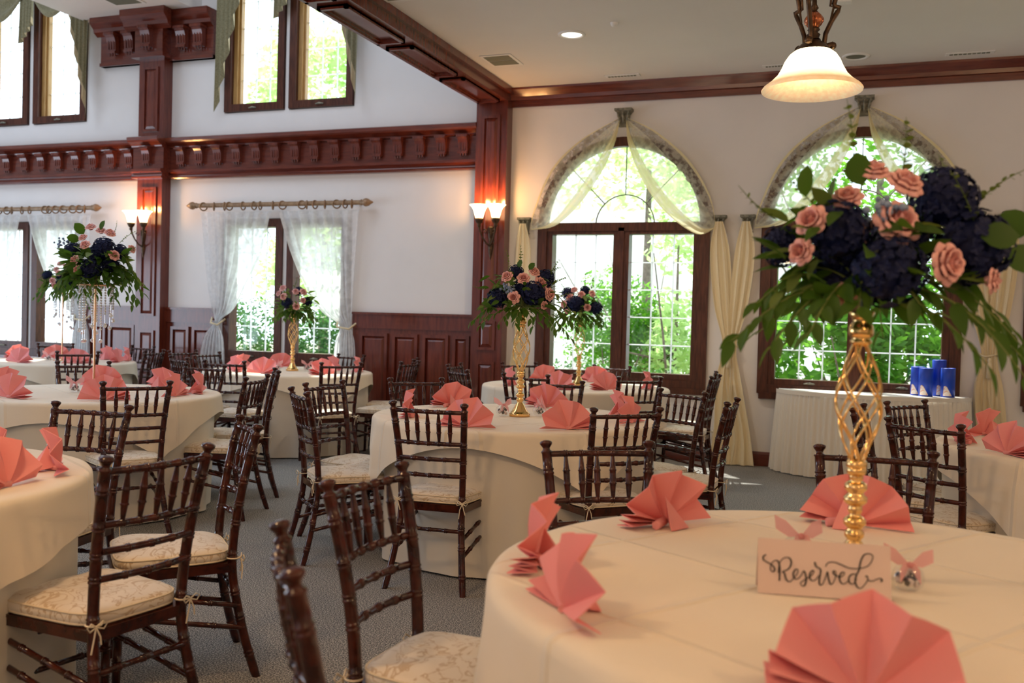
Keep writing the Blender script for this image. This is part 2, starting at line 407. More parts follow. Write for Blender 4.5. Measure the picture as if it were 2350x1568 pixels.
# crown moulding of the low room
b = MB()
b.extrude([(D, 3.50), (D - .025, 3.50), (D - .03, 3.56), (D - .055, 3.565), (D - .06, 3.60), (D - .12, 3.66), (D - .125, 3.68), (D, 3.68)], 'x', -3.50, XR)
struct('trim_2', b, MT['cherry_h'])
b = MB().box(-3.5, XR, D - .02, D, 0, .11).extrude([(D, .11), (D - .02, .11), (D - .006, .135), (D, .135)], 'x', -3.5, XR)
struct('baseboard_front', b, MT['cherry_h'])

# entablature with corbels
CZ0, CZ1 = 2.87, 3.345
prof = [(0, 2.87), (-.075, 2.87), (-.085, 2.885), (-.075, 2.90), (-.065, 2.925), (-.10, 2.945), (-.10, 2.975), (-.05, 2.985),
        (-.05, 3.225), (-.08, 3.235), (-.085, 3.25), (-.15, 3.285), (-.165, 3.30), (-.17, 3.335), (-.15, 3.345), (0, 3.345)]
b = MB()
for (x0, x1, dy) in ((XL, -8.22, 0), (-7.78, -3.84, 0), (-8.22, -7.78, -.13)):
    b.extrude([(D + p[0] + (dy if p[0] < 0 else 0), p[1]) for p in prof], 'x', x0, x1)
corn = struct('trim_3', b, MT['cherry_h'])
def corbel_mb():
    b = MB(); w = .052
    # side profile (y,z) : scroll that leans out at the top
    pr = [(0, .215), (-.085, .215), (-.085, .19), (-.066, .17), (-.052, .13), (-.046, .06), (-.046, .045), (-.058, .045), (-.058, .022), (0, .022)]
    b.extrude(pr, 'x', -w, w)
    b.box(-w * 1.18, w * 1.18, -.092, 0, .19, .215)
    for x in (-.03, 0, .03):
        b.box(x - .006, x + .006, -.056, -.04, .06, .15)
        b.tube([(x, -.03, .024), (x, -.03, -.002)], [.010, .006], 8)
    return b
cme = corbel_mb().mesh('corbel', MT['cherry'])
for x in (-10.31, -10.02, -9.74, -9.47, -9.19, -8.92, -8.64, -8.37, -7.61, -7.35, -7.09, -6.83, -6.56, -6.31, -6.05, -5.80, -5.54, -5.28, -5.02, -4.77, -4.51, -4.26, -4.01):
    link('corbel', cme, corn, (x, D - .05, 3.015))
link('corbel', cme, corn, (-8.0, D - .18, 3.015))

# pilasters
def pilaster(name, x0, x1, y0, z1, panels):
    p = struct(name, MB().box(x0, x1, y0, D, 0, z1), MT['cherry'])
    for (a, c) in panels: raised_panel('panel', p, x0 + .07, x1 - .07, a, c, y0, MT['cherry'])
    return p
pilaster('trim_4', -8.18, -7.82, D - .15, 4.32, [(.18, .62), (.70, 1.08), (1.25, 2.77), (3.42, 4.18)])
pilaster('trim_5', -3.84, -3.50, D - .15, 3.545, [(.18, .88), (1.0, 1.30), (1.42, 3.40)])
# bracketed capital blocks at the dropped ceiling
def capital(name, x0, x1, px0, px1):
    y = D - .06
    b = MB().box(x0, x1, y, D, 4.26, 4.82)
    b.box(x0, x1, y - .02, D, 4.26, 4.30)
    b.extrude([(D - .06, 4.62), (D - .12, 4.66), (D - .13, 4.70), (D - .19, 4.75), (D - .19, 4.82), (D - .06, 4.82)], 'x', x0 - .06, x1)
    b.box(px0 - .02, px1 + .02, D - .21, D, 4.30, 4.62)
    b.box(px0 - .05, px1 + .05, D - .24, D, 4.28, 4.33)
    b.extrude([(D - .21, 4.60), (D - .27, 4.64), (D - .28, 4.68), (D - .34, 4.74), (D - .34, 4.82), (D - .21, 4.82)], 'x', px0 - .14, px1 + .14)
    c = struct(name, b, MT['cherry_h'])
    return c
c = capital('trim_6', -8.85, -7.20, -8.18, -7.82)
for x, yy in ((-8.62, D - .08), (-8.36, D - .08), (-8.0, D - .21), (-7.60, D - .08), (-7.36, D - .08)):
    link('corbel', cme, c, (x, yy, 4.36), scale=1.25)
c = capital('trim_7', -4.52, -3.84, -3.9, -3.86)

# wainscot
def wainscot(name, x0, x1, z1, panels):
    b = MB().box(x0, x1, D - .025, D, 0, z1)
    b.box(x0, x1, D - .045, D, z1 - .17, z1 - .02); b.box(x0, x1, D - .06, D, z1 - .02, z1 + .005); b.box(x0, x1, D - .045, D, 0, .16)
    w_ = struct(name, b, MT['cherry'])
    for (a, c) in panels: raised_panel('panel', w_, a, c, .22, z1 - .22, D - .025, MT['cherry'], depth=.03, bw=.035)
wainscot('trim_8', -7.82, -7.10, 1.355, [(-7.74, -7.48), (-7.43, -7.15)])
wainscot('trim_9', -5.30, -3.84, 1.355, [(-5.20, -4.86), (-4.80, -4.50), (-4.44, -4.14), (-4.09, -3.90)])
wainscot('trim_10', -9.07, -8.18, 1.355, [(-8.98, -8.72), (-8.67, -8.28)])
wainscot('trim_11', XL, -10.87, 1.355, [(-13.8, -13.2), (-13.1, -12.5), (-12.4, -11.8), (-11.7, -11.0)])
wainscot('trim_12', -7.10, -5.30, .70, [(-7.02, -6.66), (-6.60, -6.24), (-6.18, -5.82), (-5.76, -5.40)])
wainscot('trim_13', -10.87, -9.07, .70, [(-10.80, -10.44), (-10.38, -10.02), (-9.96, -9.60), (-9.54, -9.18)])

# ------------------------------------------------------------------ windows
def bar(b, x0, x1, z0, z1, y0, y1): b.box(x0, x1, y0, y1, z0, z1)
def casement(root, x0, x1, z0, z1, fw, cols, rows, y0=None, crank=True, fm='frame', liner=False):
    y0 = D - .03 if y0 is None else y0
    b = MB()
    bar(b, x0, x1, z0, z0 + fw, y0, D + .12); bar(b, x0, x1, z1 - fw, z1, y0, D + .12)
    bar(b, x0, x0 + fw, z0 + fw, z1 - fw, y0, D + .12); bar(b, x1 - fw, x1, z0 + fw, z1 - fw, y0, D + .12)
    fr = build('frame', b, MT[fm], root)
    a0, a1, c0, c1 = x0 + fw, x1 - fw, z0 + fw, z1 - fw
    if liner:
        build('sash', MB().box(a0, a0 + .05, D + .03, D + .13, c0, c1).box(a0 + .05, a0 + .075, D + .06, D + .12, c0, c1), MT['oak'], root)
        a0 += .075
    build('glass', MB().add([(a0, D + .10, c0), (a1, D + .10, c0), (a1, D + .10, c1), (a0, D + .10, c1)], [(0, 1, 2, 3)]), MT['glass'], root)
    for i in range(1, cols):
        x = a0 + (a1 - a0) * i / cols
        build('muntin', MB().box(x - .006, x + .006, D + .103, D + .118, c0, c1), MT['muntin'], root)
    for j in range(1, rows):
        z = c0 + (c1 - c0) * j / rows
        build('muntin', MB().box(a0, a1, D + .104, D + .119, z - .006, z + .006), MT['muntin'], root)
    if crank:
        xm = (x0 + x1) / 2
        h = MB().tube([(xm - .05, y0 - .012, z0 + .03), (xm, y0 - .02, z0 + .035), (xm + .05, y0 - .012, z0 + .03)], [.006, .012, .007], 8)
        build('crank_handle', h, MT['stone'], root)
    return fr
wn = 1
for c in ARCH:
    r = empty('window_%d' % wn, (0, 0, 0)); r['kind'] = 'structure'; wn += 1
    # outer casing
    b = MB(); y0 = D - .035
    bar(b, c - .87, c - .775, .69, 2.28, y0, D + .05); bar(b, c + .775, c + .87, .69, 2.28, y0, D + .05)
    bar(b, c - .775, c + .775, .69, .775, y0, D + .05)
    bar(b, c - .85, c + .85, .64, .70, D - .05, D)
    n = 32
    for (ri, ro, ya, yb) in ((.775, .865, y0, D + .05),):
        for k in range(n):
            a = PI * k / n; a2 = PI * (k + 1) / n
            q = [(c + rr * math.cos(aa), 2.27 + rr * math.sin(aa) * 1.02) for rr, aa in ((ri, a), (ro, a), (ro, a2), (ri, a2))]
            b.extrude(q, 'y', ya, yb)
    build('casing', b, MT['frame'], r)
    casement(r, c - .78, c - .015, .765, 2.26, .065, 3, 5, y0=D - .015)
    casement(r, c + .015, c + .78, .765, 2.26, .065, 3, 5, y0=D - .015)
    build('mullion', MB().box(c - .03, c + .03, D - .03, D + .12, .765, 2.26), MT['frame'], r)
    build('transom', MB().box(c - .78, c + .78, D - .03, D + .12, 2.225, 2.31), MT['frame'], r)
    # fanlight
    vs = [(c, D + .10, 2.3)] + [(c + .78 * math.cos(PI * k / 24), D + .10, 2.3 + .79 * math.sin(PI * k / 24)) for k in range(25)]
    build('fan_glass', MB().add(vs, [(0, k, k + 1) for k in range(1, 25)]), MT['glass'], r)
    pts = [(c + .30 * math.cos(PI * k / 16), D + .11, 2.3 + .30 * math.sin(PI * k / 16)) for k in range(17)]
    build('fan_muntin', MB().tube(pts, .007, 6), MT['stone'], r)
    for a in (45, 90, 135):
        a = math.radians(a)
        build('fan_muntin', MB().tube([(c + .30 * math.cos(a), D + .11, 2.3 + .30 * math.sin(a)), (c + .78 * math.cos(a), D + .11, 2.3 + .79 * math.sin(a))], .006, 6), MT['stone'], r)
for c in (-6.20, -9.97):
    r = empty('window_%d' % wn); r['kind'] = 'structure'; wn += 1
    casement(r, c - .82, c - .03, .79, 2.39, .09, 3, 5)
    casement(r, c + .03, c + .82, .79, 2.39, .09, 3, 5)
    build('mullion', MB().box(c - .03, c + .03, D - .005, D + .05, .79, 2.39), MT['white'], r)
    build('sill', MB().box(c - .88, c + .88, D - .06, D + .02, .70, .79), MT['frame'], r)
for (x0, x1) in ((-7.06, -6.26), (-6.19, -5.37), (-10.83, -10.05), (-9.96, -9.12)):
    r = empty('window_%d' % wn); r['kind'] = 'structure'; wn += 1
    casement(r, x0, x1, 3.63, 5.6, .085, 3, 6, liner=True)

# ------------------------------------------------------------------ ceiling fittings
def vent(x, y, z, wx, wy, n, label, rz=0, group='air vents in the white ceiling'):
    r = empty('ceiling_vent', (x, y, z), rz); tag(r, label, 'vent', group)
    build('frame', MB().box(-wx / 2, wx / 2, -wy / 2, wy / 2, -.008, 0, .003), MT['white'], r)
    for i in range(n):
        a = -wx / 2 + .03 + (wx - .06) * i / n; b2 = -wx / 2 + .03 + (wx - .06) * (i + 1) / n - (.015 if n < 4 else .008)
        build('grille', MB().box(a, b2, -wy / 2 + .03, wy / 2 - .03, -.011, -.0075), MT['vent'], r)
vent(-3.20, 8.18, 3.68, .36, .30, 2, 'two-bay air vent in ceiling just right of the panelled beam', 1.57)
vent(-3.28, 6.28, 3.68, .36, .36, 2, 'air vent at the top edge of the photo beside the beam', 1.57)
vent(-2.27, 8.98, 3.68, .34, .09, 9, 'slim slotted vent above the left arched window')
vent(-.86, 8.98, 3.68, .22, .09, 6, 'slim slotted vent half hidden behind the hanging glass lamp')
vent(.74, 8.98, 3.68, .38, .09, 9, 'slim slotted vent right of the hanging lamp near the crown moulding')
vent(-8.02, 8.70, 4.82, .42, .26, 1, 'grey vent in the dropped ceiling above the tall wooden pilaster', 0.05)
def downlight(x, y, lit, label):
    r = empty('recessed_downlight', (x, y, 3.68)); tag(r, label, 'ceiling light', 'recessed ceiling lights')
    build('trim_ring', MB().lathe([(.115, 0), (.112, -.010), (.09, -.012), (.082, 0)], n=24), MT['white'], r)
    build('lamp_face', MB().lathe([(0.0, -.004), (.05, -.005), (.085, -.002)], n=24), MT['lampon'] if lit else MT['vent'], r)
    if lit: light('downlight_glow', 'SPOT', (x, y, 3.64), 55, (1, .82, .6), radius=.06, spot=2.2)
downlight(-2.36, 7.60, True, 'lit recessed downlight glowing in the white ceiling')
downlight(-.17, 8.85, False, 'unlit recessed downlight right of the hanging glass lamp')
b = MB().lathe([(0, -.03), (.02, -.028), (.03, -.008), (.032, 0)], n=12)
tag(build('sprinkler_head', b, MT['white'], loc=(-1.95, 7.4, 3.68)), 'small white sprinkler head right of the lit downlight', 'sprinkler')
b = MB().box(-.05, .05, -.04, .04, -.03, 0, .006)
tag(build('smoke_detector', b, MT['white'], loc=(-.23, 7.30, 3.68)), 'small white detector box on ceiling at top edge right of lamp', 'detector')

# ------------------------------------------------------------------ pendant lamp
def pendant(x, y, zb):
    r = empty('pendant_lamp', (x, y, zb)); tag(r, 'hanging bronze pendant lamp with glowing alabaster glass bell shade', 'lamp')
    prof = [(.060, .172), (.072, .168), (.095, .150), (.112, .125), (.125, .095), (.142, .065), (.170, .037), (.196, .018), (.205, .006), (.203, 0), (.196, .004), (.168, .028), (.138, .058), (.118, .092), (.104, .122), (.088, .144), (.06, .162)]
    build('glass_shade', MB().lathe(prof[:10], n=40), MT['shade'], r)
    build('shade_lining', MB().lathe(prof[9:], n=40), MT['shade_in'], r)
    build('shade_cap', MB().lathe([(.0, .215), (.028, .213), (.034, .205), (.05, .195), (.062, .182), (.074, .168), (.078, .162), (.06, .158)], n=24), MT['bronze'], r)
    build('neck', MB().lathe([(.0, .45), (.008, .45), (.010, .36), (.018, .345), (.010, .335), (.016, .33), (.02, .325)], n=14)
          .lathe([(.022, .262), (.026, .255), (.016, .245), (.028, .235), (.022, .222), (.03, .214)], n=14), MT['bronze'], r)
    g = MB()
    def f(u, v):
        a = 2 * PI * u; t = v
        rr = (.018 + .020 * math.sin(PI * t)) * (1 + .06 * math.cos(10 * a))
        return (rr * math.cos(a), rr * math.sin(a), .262 + .065 * t)
    g.grid(f, 40, 8, closeu=True); build('urn', g, MT['copper'], r)
    arm = MB()
    pts = [(.085, .186), (.078, .197), (.062, .192), (.052, .185), (.046, .205), (.050, .24), (.072, .29), (.098, .335), (.105, .352), (.082, .355), (.082, .365), (.098, .43), (.108, .60), (.10, .80), (.04, .98), (.01, 1.02)]
    arm.tube([(p[0], 0, p[1]) for p in pts], [.015, .014, .011, .010] + [.0105] * 12, 6)
    pts2 = [(.070, .30), (.080, .352), (.066, .356), (.070, .40), (.086, .50)]
    arm.tube([(p[0], 0, p[1]) for p in pts2], .005, 6)
    arm.sphere((.083, 0, .192), .015, 8, 6)
    me = arm.mesh('scroll_arm', MT['bronze'])
    for a in (20, 140, 260): link('scroll_arm', me, r, rot=(0, 0, math.radians(a)))
    build('rod', MB().tube([(0, 0, .42), (0, 0, 3.66 - zb)], .008, 8), MT['bronze'], r)
    build('ceiling_canopy', MB().lathe([(0, 3.63 - zb), (.05, 3.64 - zb), (.07, 3.68 - zb)], n=20), MT['bronze'], r)
    l = light('pendant_bulb', 'POINT', (x, y, zb + .11), 1.6, (1, .68, .36), radius=.03)
pendant(-0.25, 4.2, 2.30)

# ------------------------------------------------------------------ wall sconces
def sconce(x, y, z, label):
    r = empty('wall_sconce', (x, y, z)); tag(r, label, 'sconce', 'twin bell wall sconces on the pilasters')
    build('back_plate', MB().lathe([(0, -.28), (.010, -.24), (.022, -.18), (.03, -.12), (.018, -.08), (.028, -.03), (.038, .06), (.03, .075), (0, .078)], n=12)
          .box(-.055, .055, -.0, .03, -.085, -.07), MT['bronze'], r)
    for s_, dy in ((-1, -.03), (1, -.03)):
        a = MB()
        pts = [(0, -.02, -.12), (s_ * .03, -.05, -.10), (s_ * .06, -.08, -.04), (s_ * .085, -.10, .03), (s_ * .09, -.11, .09)]
        a.tube(pts, [.012, .009, .008, .010, .014], 8)
        sp = [(s_ * (.045 + .028 * math.cos(t) * (1 - t / 9)), -.05, -.0 + .028 * math.sin(t) * (1 - t / 9) + .02) for t in [k * .5 for k in range(14)]]
        a.tube(sp, .0045, 6)
        build('arm', a, MT['bronze'], r)
        build('cup', MB().lathe([(.010, .06), (.022, .075), (.016, .09), (.030, .105), (.042, .13), (.046, .148), (.0, .14)], (s_ * .09, -.11, 0), 14), MT['bronze'], r)
        g = [(.036, .140), (.044, .17), (.052, .205), (.064, .24), (.082, .268), (.102, .284), (.098, .286), (.078, .272), (.060, .243), (.048, .205), (.040, .17), (.0, .15)]
        build('glass_bell', MB().lathe(g, (s_ * .09, -.11, 0), 22), MT['bell'], r)
        light('sconce_bulb', 'POINT', (x + s_ * .09, y - .11, z + .33), 5.5, (1, .46, .15), radius=.03)
sconce(-3.64, D - .165, 2.19, 'bronze twin-bell sconce glowing on the pilaster left of the arched windows')
sconce(-8.06, D - .165, 2.19, 'bronze twin-bell sconce glowing on the pilaster by the lace curtains')

# ------------------------------------------------------------------ curtains
def cr(pts, t):
    n = len(pts) - 1; f = min(max(t, 0), 1) * n; i = min(int(f), n - 1); u = f - i
    p0, p1, p2, p3 = (pts[max(i - 1, 0)], pts[i], pts[i + 1], pts[min(i + 2, n)])
    return tuple(.5 * (2 * b + (c - a) * u + (2 * a - 5 * b + 4 * c - d) * u * u + (3 * b - a - 3 * c + d) * u ** 3) for a, b, c, d in zip(p0, p1, p2, p3))
def swag_mb(I, O, seed):
    b = MB(); nu, nv = 26, 30; r = random.Random(seed); ph = r.random() * 6
    vs = []
    for j in range(nv + 1):
        t = j / nv; a = cr(I, t); o = cr(O, t)
        for i in range(nu + 1):
            s = i / nu
            s2 = s ** 1.25
            x = a[0] + (o[0] - a[0]) * s2; z = a[1] + (o[1] - a[1]) * s2
            env = math.sin(PI * min(1, t * 1.05)) ** .5 if 0 < t < .95 else .15
            fold = .012 * math.sin(s * 5.2 * 2 * PI + ph + t * 2) * (1.2 - s) + .02 * math.sin(s * 2.1 * PI + t)
            y = D - .085 - .05 * math.sin(PI * t) * (1 - .5 * s) - fold * env
            y = min(y, D - .045)
            vs.append((x, y, z))
    base = len(b.v); b.v.extend(vs)
    for j in range(nv):
        for i in range(nu):
            a = j * (nu + 1) + i; b.f.append((a, a + 1, a + nu + 2, a + nu + 1)); b.sm.append(True)
            s = i / nu; t = j / nv
            b.mi.append(1 if s < .30 or s > .955 else (2 if s > .74 and t < .93 else 0))
    return b
def holdback(x, z, w_, h, label):
    b = MB()
    for (z0, z1, s0, s1) in ((0, .012, .62, .66), (.012, h * .7, .5, .62), (h * .7, h * .86, .66, .92), (h * .86, h, 1.0, 1.0)):
        a0 = w_ * s0 / 2; a1 = w_ * s1 / 2
        vs = [(-a0, 0, z0), (a0, 0, z0), (a0, -a0 * 1.3, z0), (-a0, -a0 * 1.3, z0), (-a1, 0, z1), (a1, 0, z1), (a1, -a1 * 1.3, z1), (-a1, -a1 * 1.3, z1)]
        b.add(vs, [(3, 2, 1, 0), (4, 5, 6, 7), (0, 1, 5, 4), (1, 2, 6, 5), (2, 3, 7, 6), (3, 0, 4, 7)])
    for sx in (-1, 0, 1):
        b.tube([(sx * w_ * .22, -w_ * .42, h * .15), (sx * w_ * .27, -w_ * .50, h * .55), (sx * w_ * .33, -w_ * .60, h * .78)], [.008, .014, .008], 6)
    o = build('curtain_holdback', b, MT['stone'], loc=(x, D, z))
    tag(o, label, 'holdback', 'carved capital holdbacks on the wall'); return o
names = {-2.31: 'left arched window', -0.09: 'arched window behind the big bouquet', 2.13: 'arched window past the right edge'}
for ci, c in enumerate(ARCH[:2]):
    O1 = [(-.03, 3.33), (-.42, 3.12), (-.71, 2.84), (-.885, 2.45), (-.93, 2.25)]
    I1 = [(-.03, 3.30), (-.07, 3.06), (-.20, 2.76), (-.42, 2.46), (-.66, 2.27), (-.93, 2.235)]
    O2 = [(.03, 3.33), (.34, 3.17), (.66, 2.89), (.87, 2.55), (.93, 2.27)]
    I2 = [(.03, 3.30), (.08, 3.02), (.25, 2.66), (.47, 2.38), (.76, 2.18), (.93, 2.24)]
    for (I, O, sd, side) in ((I1, O1, 3 + ci, 'left'), (I2, O2, 8 + ci, 'right')):
        o = build('swag_curtain', swag_mb([(c + p[0], p[1]) for p in I], [(c + p[0], p[1]) for p in O], sd), [MT['lace_y'], MT['lace_o'], MT['lace_g']])
        tag(o, 'sheer cream lace swag over the %s half of the %s' % (side, names[c]), 'curtain', 'lace swags over the arched windows')
    holdback(c, 3.25, .17, .17, 'carved grey capital at the peak of the %s' % names[c])
for x, lab in ((-3.32, 'carved capital between the sconce pilaster and left arched window'), (-1.355, 'carved capital at the right shoulder of the left arched window'),
               (-1.085, 'carved capital at the left shoulder of the window behind the bouquet'), (.865, 'carved capital just behind the navy flowers at right'), (1.135, 'carved capital at the right edge of the photo')):
    holdback(x, 2.20, .14, .165, lab)

def drape_mb(keys, nf, nu=40, nv=40, seed=0, sharp=1.0):
    """keys: (z, xl, xr, y, amp)"""
    b = MB(); ks = sorted(keys, key=lambda k: -k[0]); ph = seed * 1.7
    def f(u, v):
        z, xl, xr, y, amp = cr(ks, v)
        a = 2 * PI * nf * u + ph + .5 * math.sin(5 * v + ph)
        wob = amp * (math.sin(a) + .35 * math.sin(2.3 * a + 1 + ph))
        return (xl + (xr - xl) * u + amp * .25 * math.cos(a), min(y - abs(amp) - wob * .8, D - .022), z)
    b.grid(f, nu, nv); return b
def side_curtain(xt, xtie, xb0, xb1, label, seed):
    r = tag(build('side_curtain', drape_mb([(2.30, xt - .035, xt + .035, D - .10, .008), (2.0, xt + (xtie - xt) * .1 - .09, xt + (xtie - xt) * .1 + .09, D - .05, .015), (1.5, xt + (xtie - xt) * .55 - .08, xt + (xtie - xt) * .55 + .08, D - .05, .018), (1.12, xtie - .035, xtie + .035, D - .05, .012),
             (.8, xtie - .09, xtie + .09, D - .05, .02), (.3, xb0 + .02, xb1 - .02, D - .05, .022), (.01, xb0 - .02, xb1 + .03, D - .10, .03)], 2.6, seed=seed), MT['curt']), label, 'curtain', 'cream tied-back curtains between the arched windows')
    return r
side_curtain(-1.345, -1.245, -1.36, -1.16, 'cream curtain hanging from the left capital between the arched windows', 1)
side_curtain(-1.095, -1.19, -1.20, -.98, 'cream curtain hanging from the right capital between the arched windows', 2)
side_curtain(-3.32, -3.36, -3.43, -3.29, 'narrow cream curtain beside the sconce pilaster', 3)
side_curtain(.865, .97, .90, 1.05, 'cream curtain right of the blue candles, left half', 4)
side_curtain(1.12, 1.03, 1.02, 1.20, 'cream curtain right of the blue candles, right half', 5)
for x, lab in ((-1.217, 'rope tieback with tassel between the arched windows'), (1.00, 'rope tieback with tassel right of the blue candles')):
    r = empty('curtain_tieback', (x, D - .07, 1.12)); tag(r, lab, 'tieback')
    b = MB().tube([(.075 * math.cos(t * PI / 8), .04 * math.sin(t * PI / 8), .01 * math.sin(t)) for t in range(17)], .008, 6)
    build('rope', b, MT['curt'], r)
    build('tassel', MB().lathe([(0, -.02), (.012, -.025), (.018, -.045), (.011, -.06), (.020, -.075), (.025, -.20), (0, -.20)], (0, -.045, 0), 12), MT['curt'], r)

RINGS = [.03, .10, .17, .20, .29, .36, .40, .48, .54, .66, .69, .74, .80, .87, .92, .96]
def curtain_set(c, which, seed):
    rr = random.Random(seed)
    r = empty('curtain_rod', (c, D - .12, 2.545)); tag(r, 'carved wooden curtain rod with rings above the %s' % which, 'curtain rod', 'wooden rods above the lace curtains')
    b = MB().tube([(-1.08, 0, 0), (1.08, 0, 0)], .026, 12); build('pole', b, MT['rod'], r)
    for s_ in (-1, 1):
        pr = [(0, 0), (.034, .005), (.024, .02), (.040, .04), (.046, .06), (.038, .09), (.018, .12), (.010, .14), (0, .15)]
        f = MB().lathe(pr, n=14)
        o = build('finial', f, MT['rod'], r, loc=(s_ * 1.08, 0, 0), rot=(0, s_ * PI / 2, 0))
        build('wall_bracket', MB().tube([(s_ * 1.0, 0, 0), (s_ * 1.0, .12, .0)], .012, 8), MT['rod'], r)
    ring = MB(); n = 18
    ring.tube([(0, .044 * math.cos(2 * PI * k / n), .044 * math.sin(2 * PI * k / n)) for k in range(n + 1)], .008, 8, caps=False)
    me = ring.mesh('ring', MT['rod'])
    for x in RINGS:
        link('ring', me, r, (-1.05 + 2.1 * x, 0, -.014), rot=(0, 0, rr.uniform(-.75, .75)))
    yy = D - .09
    L = [(2.47, c - 1.06, c - .05, yy, .010), (2.40, c - 1.02, c - .09, yy, .016), (2.0, c - .98, c - .20, D - .07, .02), (1.6, c - .93, c - .42, D - .06, .02), (1.35, c - .88, c - .58, D - .05, .02),
         (1.2, c - .85, c - .78, D - .05, .014), (1.0, c - .99, c - .70, D - .06, .02), (.5, c - 1.07, c - .66, D - .07, .022), (.03, c - 1.10, c - .64, D - .08, .022)]
    Rr = [(2.47, c + .03, c + 1.06, yy, .010), (2.40, c + .06, c + 1.05, yy, .016), (2.0, c + .20, c + 1.02, D - .07, .02), (1.6, c + .40, c + .99, D - .06, .02), (1.35, c + .60, c + .97, D - .05, .02),
          (1.2, c + .82, c + .95, D - .05, .014), (1.0, c + .78, c + 1.02, D - .06, .02), (.5, c + .76, c + 1.05, D - .07, .022), (.03, c + .75, c + 1.07, D - .08, .022)]
    for K, side in ((L, 'left'), (Rr, 'right')):
        o = build('lace_curtain', drape_mb(K, 7, 70, 46, seed + (side == 'left')), MT['lace'])
        tag(o, 'white lace curtain tied back on the %s side of the %s' % (side, which), 'curtain', 'white lace curtains')
        k = K[5]
        tb = build('curtain_tieback', MB().tube([(k[1] - .05, D - .03, 1.26), (k[1] - .01, D - .11, 1.19), (k[2] + .01, D - .11, 1.17), (k[2] + .06, D - .03, 1.24)], .012, 6), MT['curt'])
        tag(tb, 'pale cord holding the %s lace curtain of the %s' % (side, which), 'tieback')
curtain_set(-6.26, 'window between the pilasters', 1)
curtain_set(-9.97, 'window at the left edge', 4)

def drape_set(x0, x1, which):
    r = empty('swag_drape', ((x0 + x1) / 2, D - .10, 4.6)); tag(r, 'sage green swag drape with pleated tails on the %s' % which, 'drape', 'sage drapes on the clerestory windows')
    cx = (x0 + x1) / 2
    def tail(xo, xi, zo, zi, ztop, n=5):
        b = MB(); nu, nv = n * 4, 24
        vs = []
        for j in range(nv + 1):
            v = j / nv
            for i in range(nu + 1):
                u = i / nu; k = u * n; tri = abs((k % 1) * 2 - 1)
                z1 = zo + (zi - zo) * (int(k) / n if k < n else (n - 1) / n) + (zi - zo) / n * ((k % 1) if k < n else 1) * 1.0
                z = ztop + (z1 - ztop) * v
                x = xo + (xi - xo) * (u * .86 + .14 * (1 - tri) * (1 / n)) * (1 if v > .3 else .8 + .67 * v * .3 / .3 * .3)
                y = -.02 - .055 * tri * (.4 + .6 * v) - .02 * u
                vs.append((x - cx, y, z - 4.6))
        b.v.extend(vs)
        for j in range(nv):
            for i in range(nu):
                a = j * (nu + 1) + i; b.f.append((a, a + 1, a + nu + 2, a + nu + 1)); b.sm.append(True)
                b.mi.append(1 if (j > nv - 4 and i % 4 in (2, 3)) else 0)
        return b
    M2 = [MT['drape'], MT['drapel']]
    build('tail', tail(x0 - .03, x0 + .34, 3.60, 4.95, 5.45), M2, r)
    build('tail', tail(x1 + .08, x1 - .27, 3.60, 4.95, 5.45), M2, r)
    build('center_tail', tail(cx - .12, cx + .14, 4.60, 4.85, 5.45, 4), M2, r)
    for (a, c) in ((x0 + .05, cx), (cx, x1 - .05)):
        def f(u, v):
            x = a + (c - a) * u; sag = math.sin(PI * u)
            z = 5.40 - v * (.10 + .42 * sag)
            return (x - cx, -.04 - .05 * math.sin(v * 5 * PI) * sag * .5 - .05 * sag, z - 4.6)
        build('swag', MB().grid(f, 20, 24), MT['drape'], r)
    build('rail', MB().box(x0 - cx - .05, x1 - cx + .1, -.03, .09, .82, .88), MT['frame'], r)
drape_set(-7.06, -5.33, 'clerestory window nearer the beam')
drape_set(-10.83, -9.05, 'clerestory window at the upper left corner')

# ------------------------------------------------------------------ garden outside
def leafcloud(rr, b, c, rad, n, size, hollow=.55, droop=0):
    for _ in range(n):
        th = rr.uniform(0, 2 * PI); ct = rr.uniform(-1, 1); st = math.sqrt(1 - ct * ct); q = hollow + (1 - hollow) * rr.random() ** .6
        lump = 1 + .22 * math.sin(3 * th + 2 * ct + c[0]) + .12 * math.sin(7 * th + 5 * ct)
        p = Vector((c[0] + rad[0] * st * math.cos(th) * q * lump, c[1] + rad[1] * st * math.sin(th) * q * lump, c[2] + rad[2] * ct * q * lump))
        d = Vector((rr.uniform(-1, 1), rr.uniform(-1, 1), rr.uniform(-.8, .5))).normalized()
        e = d.orthogonal().normalized(); e = (Matrix.Rotation(rr.uniform(0, 2 * PI), 3, d) @ e)
        L = size * rr.uniform(.7, 1.4); W = L * .42
        b.add([p - d * L * .5, p + e * W * .5, p + d * L * .5, p - e * W * .5], [(0, 1, 2, 3)])
def plant(name, label, group, loc, blobs, m, size, trunk=None, seed=1, stems=0):
    rr = random.Random(seed); r = empty(name, loc); tag(r, label, name.split('_')[-1] if name != 'garden_bush' else 'bush', group)
    b = MB()
    for (c, rad, n) in blobs: leafcloud(rr, b, c, rad, n, size)
    o = build('foliage', b, m, r); o['kind'] = 'stuff'
    if trunk:
        t = MB(); t.tube([(0, 0, -.2), (trunk[1] * .1, 0, trunk[0] * .5), (0, 0, trunk[0])], [trunk[1], trunk[1] * .8, trunk[1] * .4], 8)
        for k in range(stems):
            a = rr.uniform(0, 6.28); l = rr.uniform(.5, 1.0) * trunk[0]
            t.tube([(0, 0, trunk[0] * rr.uniform(.0, .5)), (math.cos(a) * l * .3, math.sin(a) * l * .3, l * .6), (math.cos(a) * l * .55, math.sin(a) * l * .55, l)], [.02, .015, .006], 5)
        build('trunk', t, MT['bark'], r)
    return r
GZ = -.25
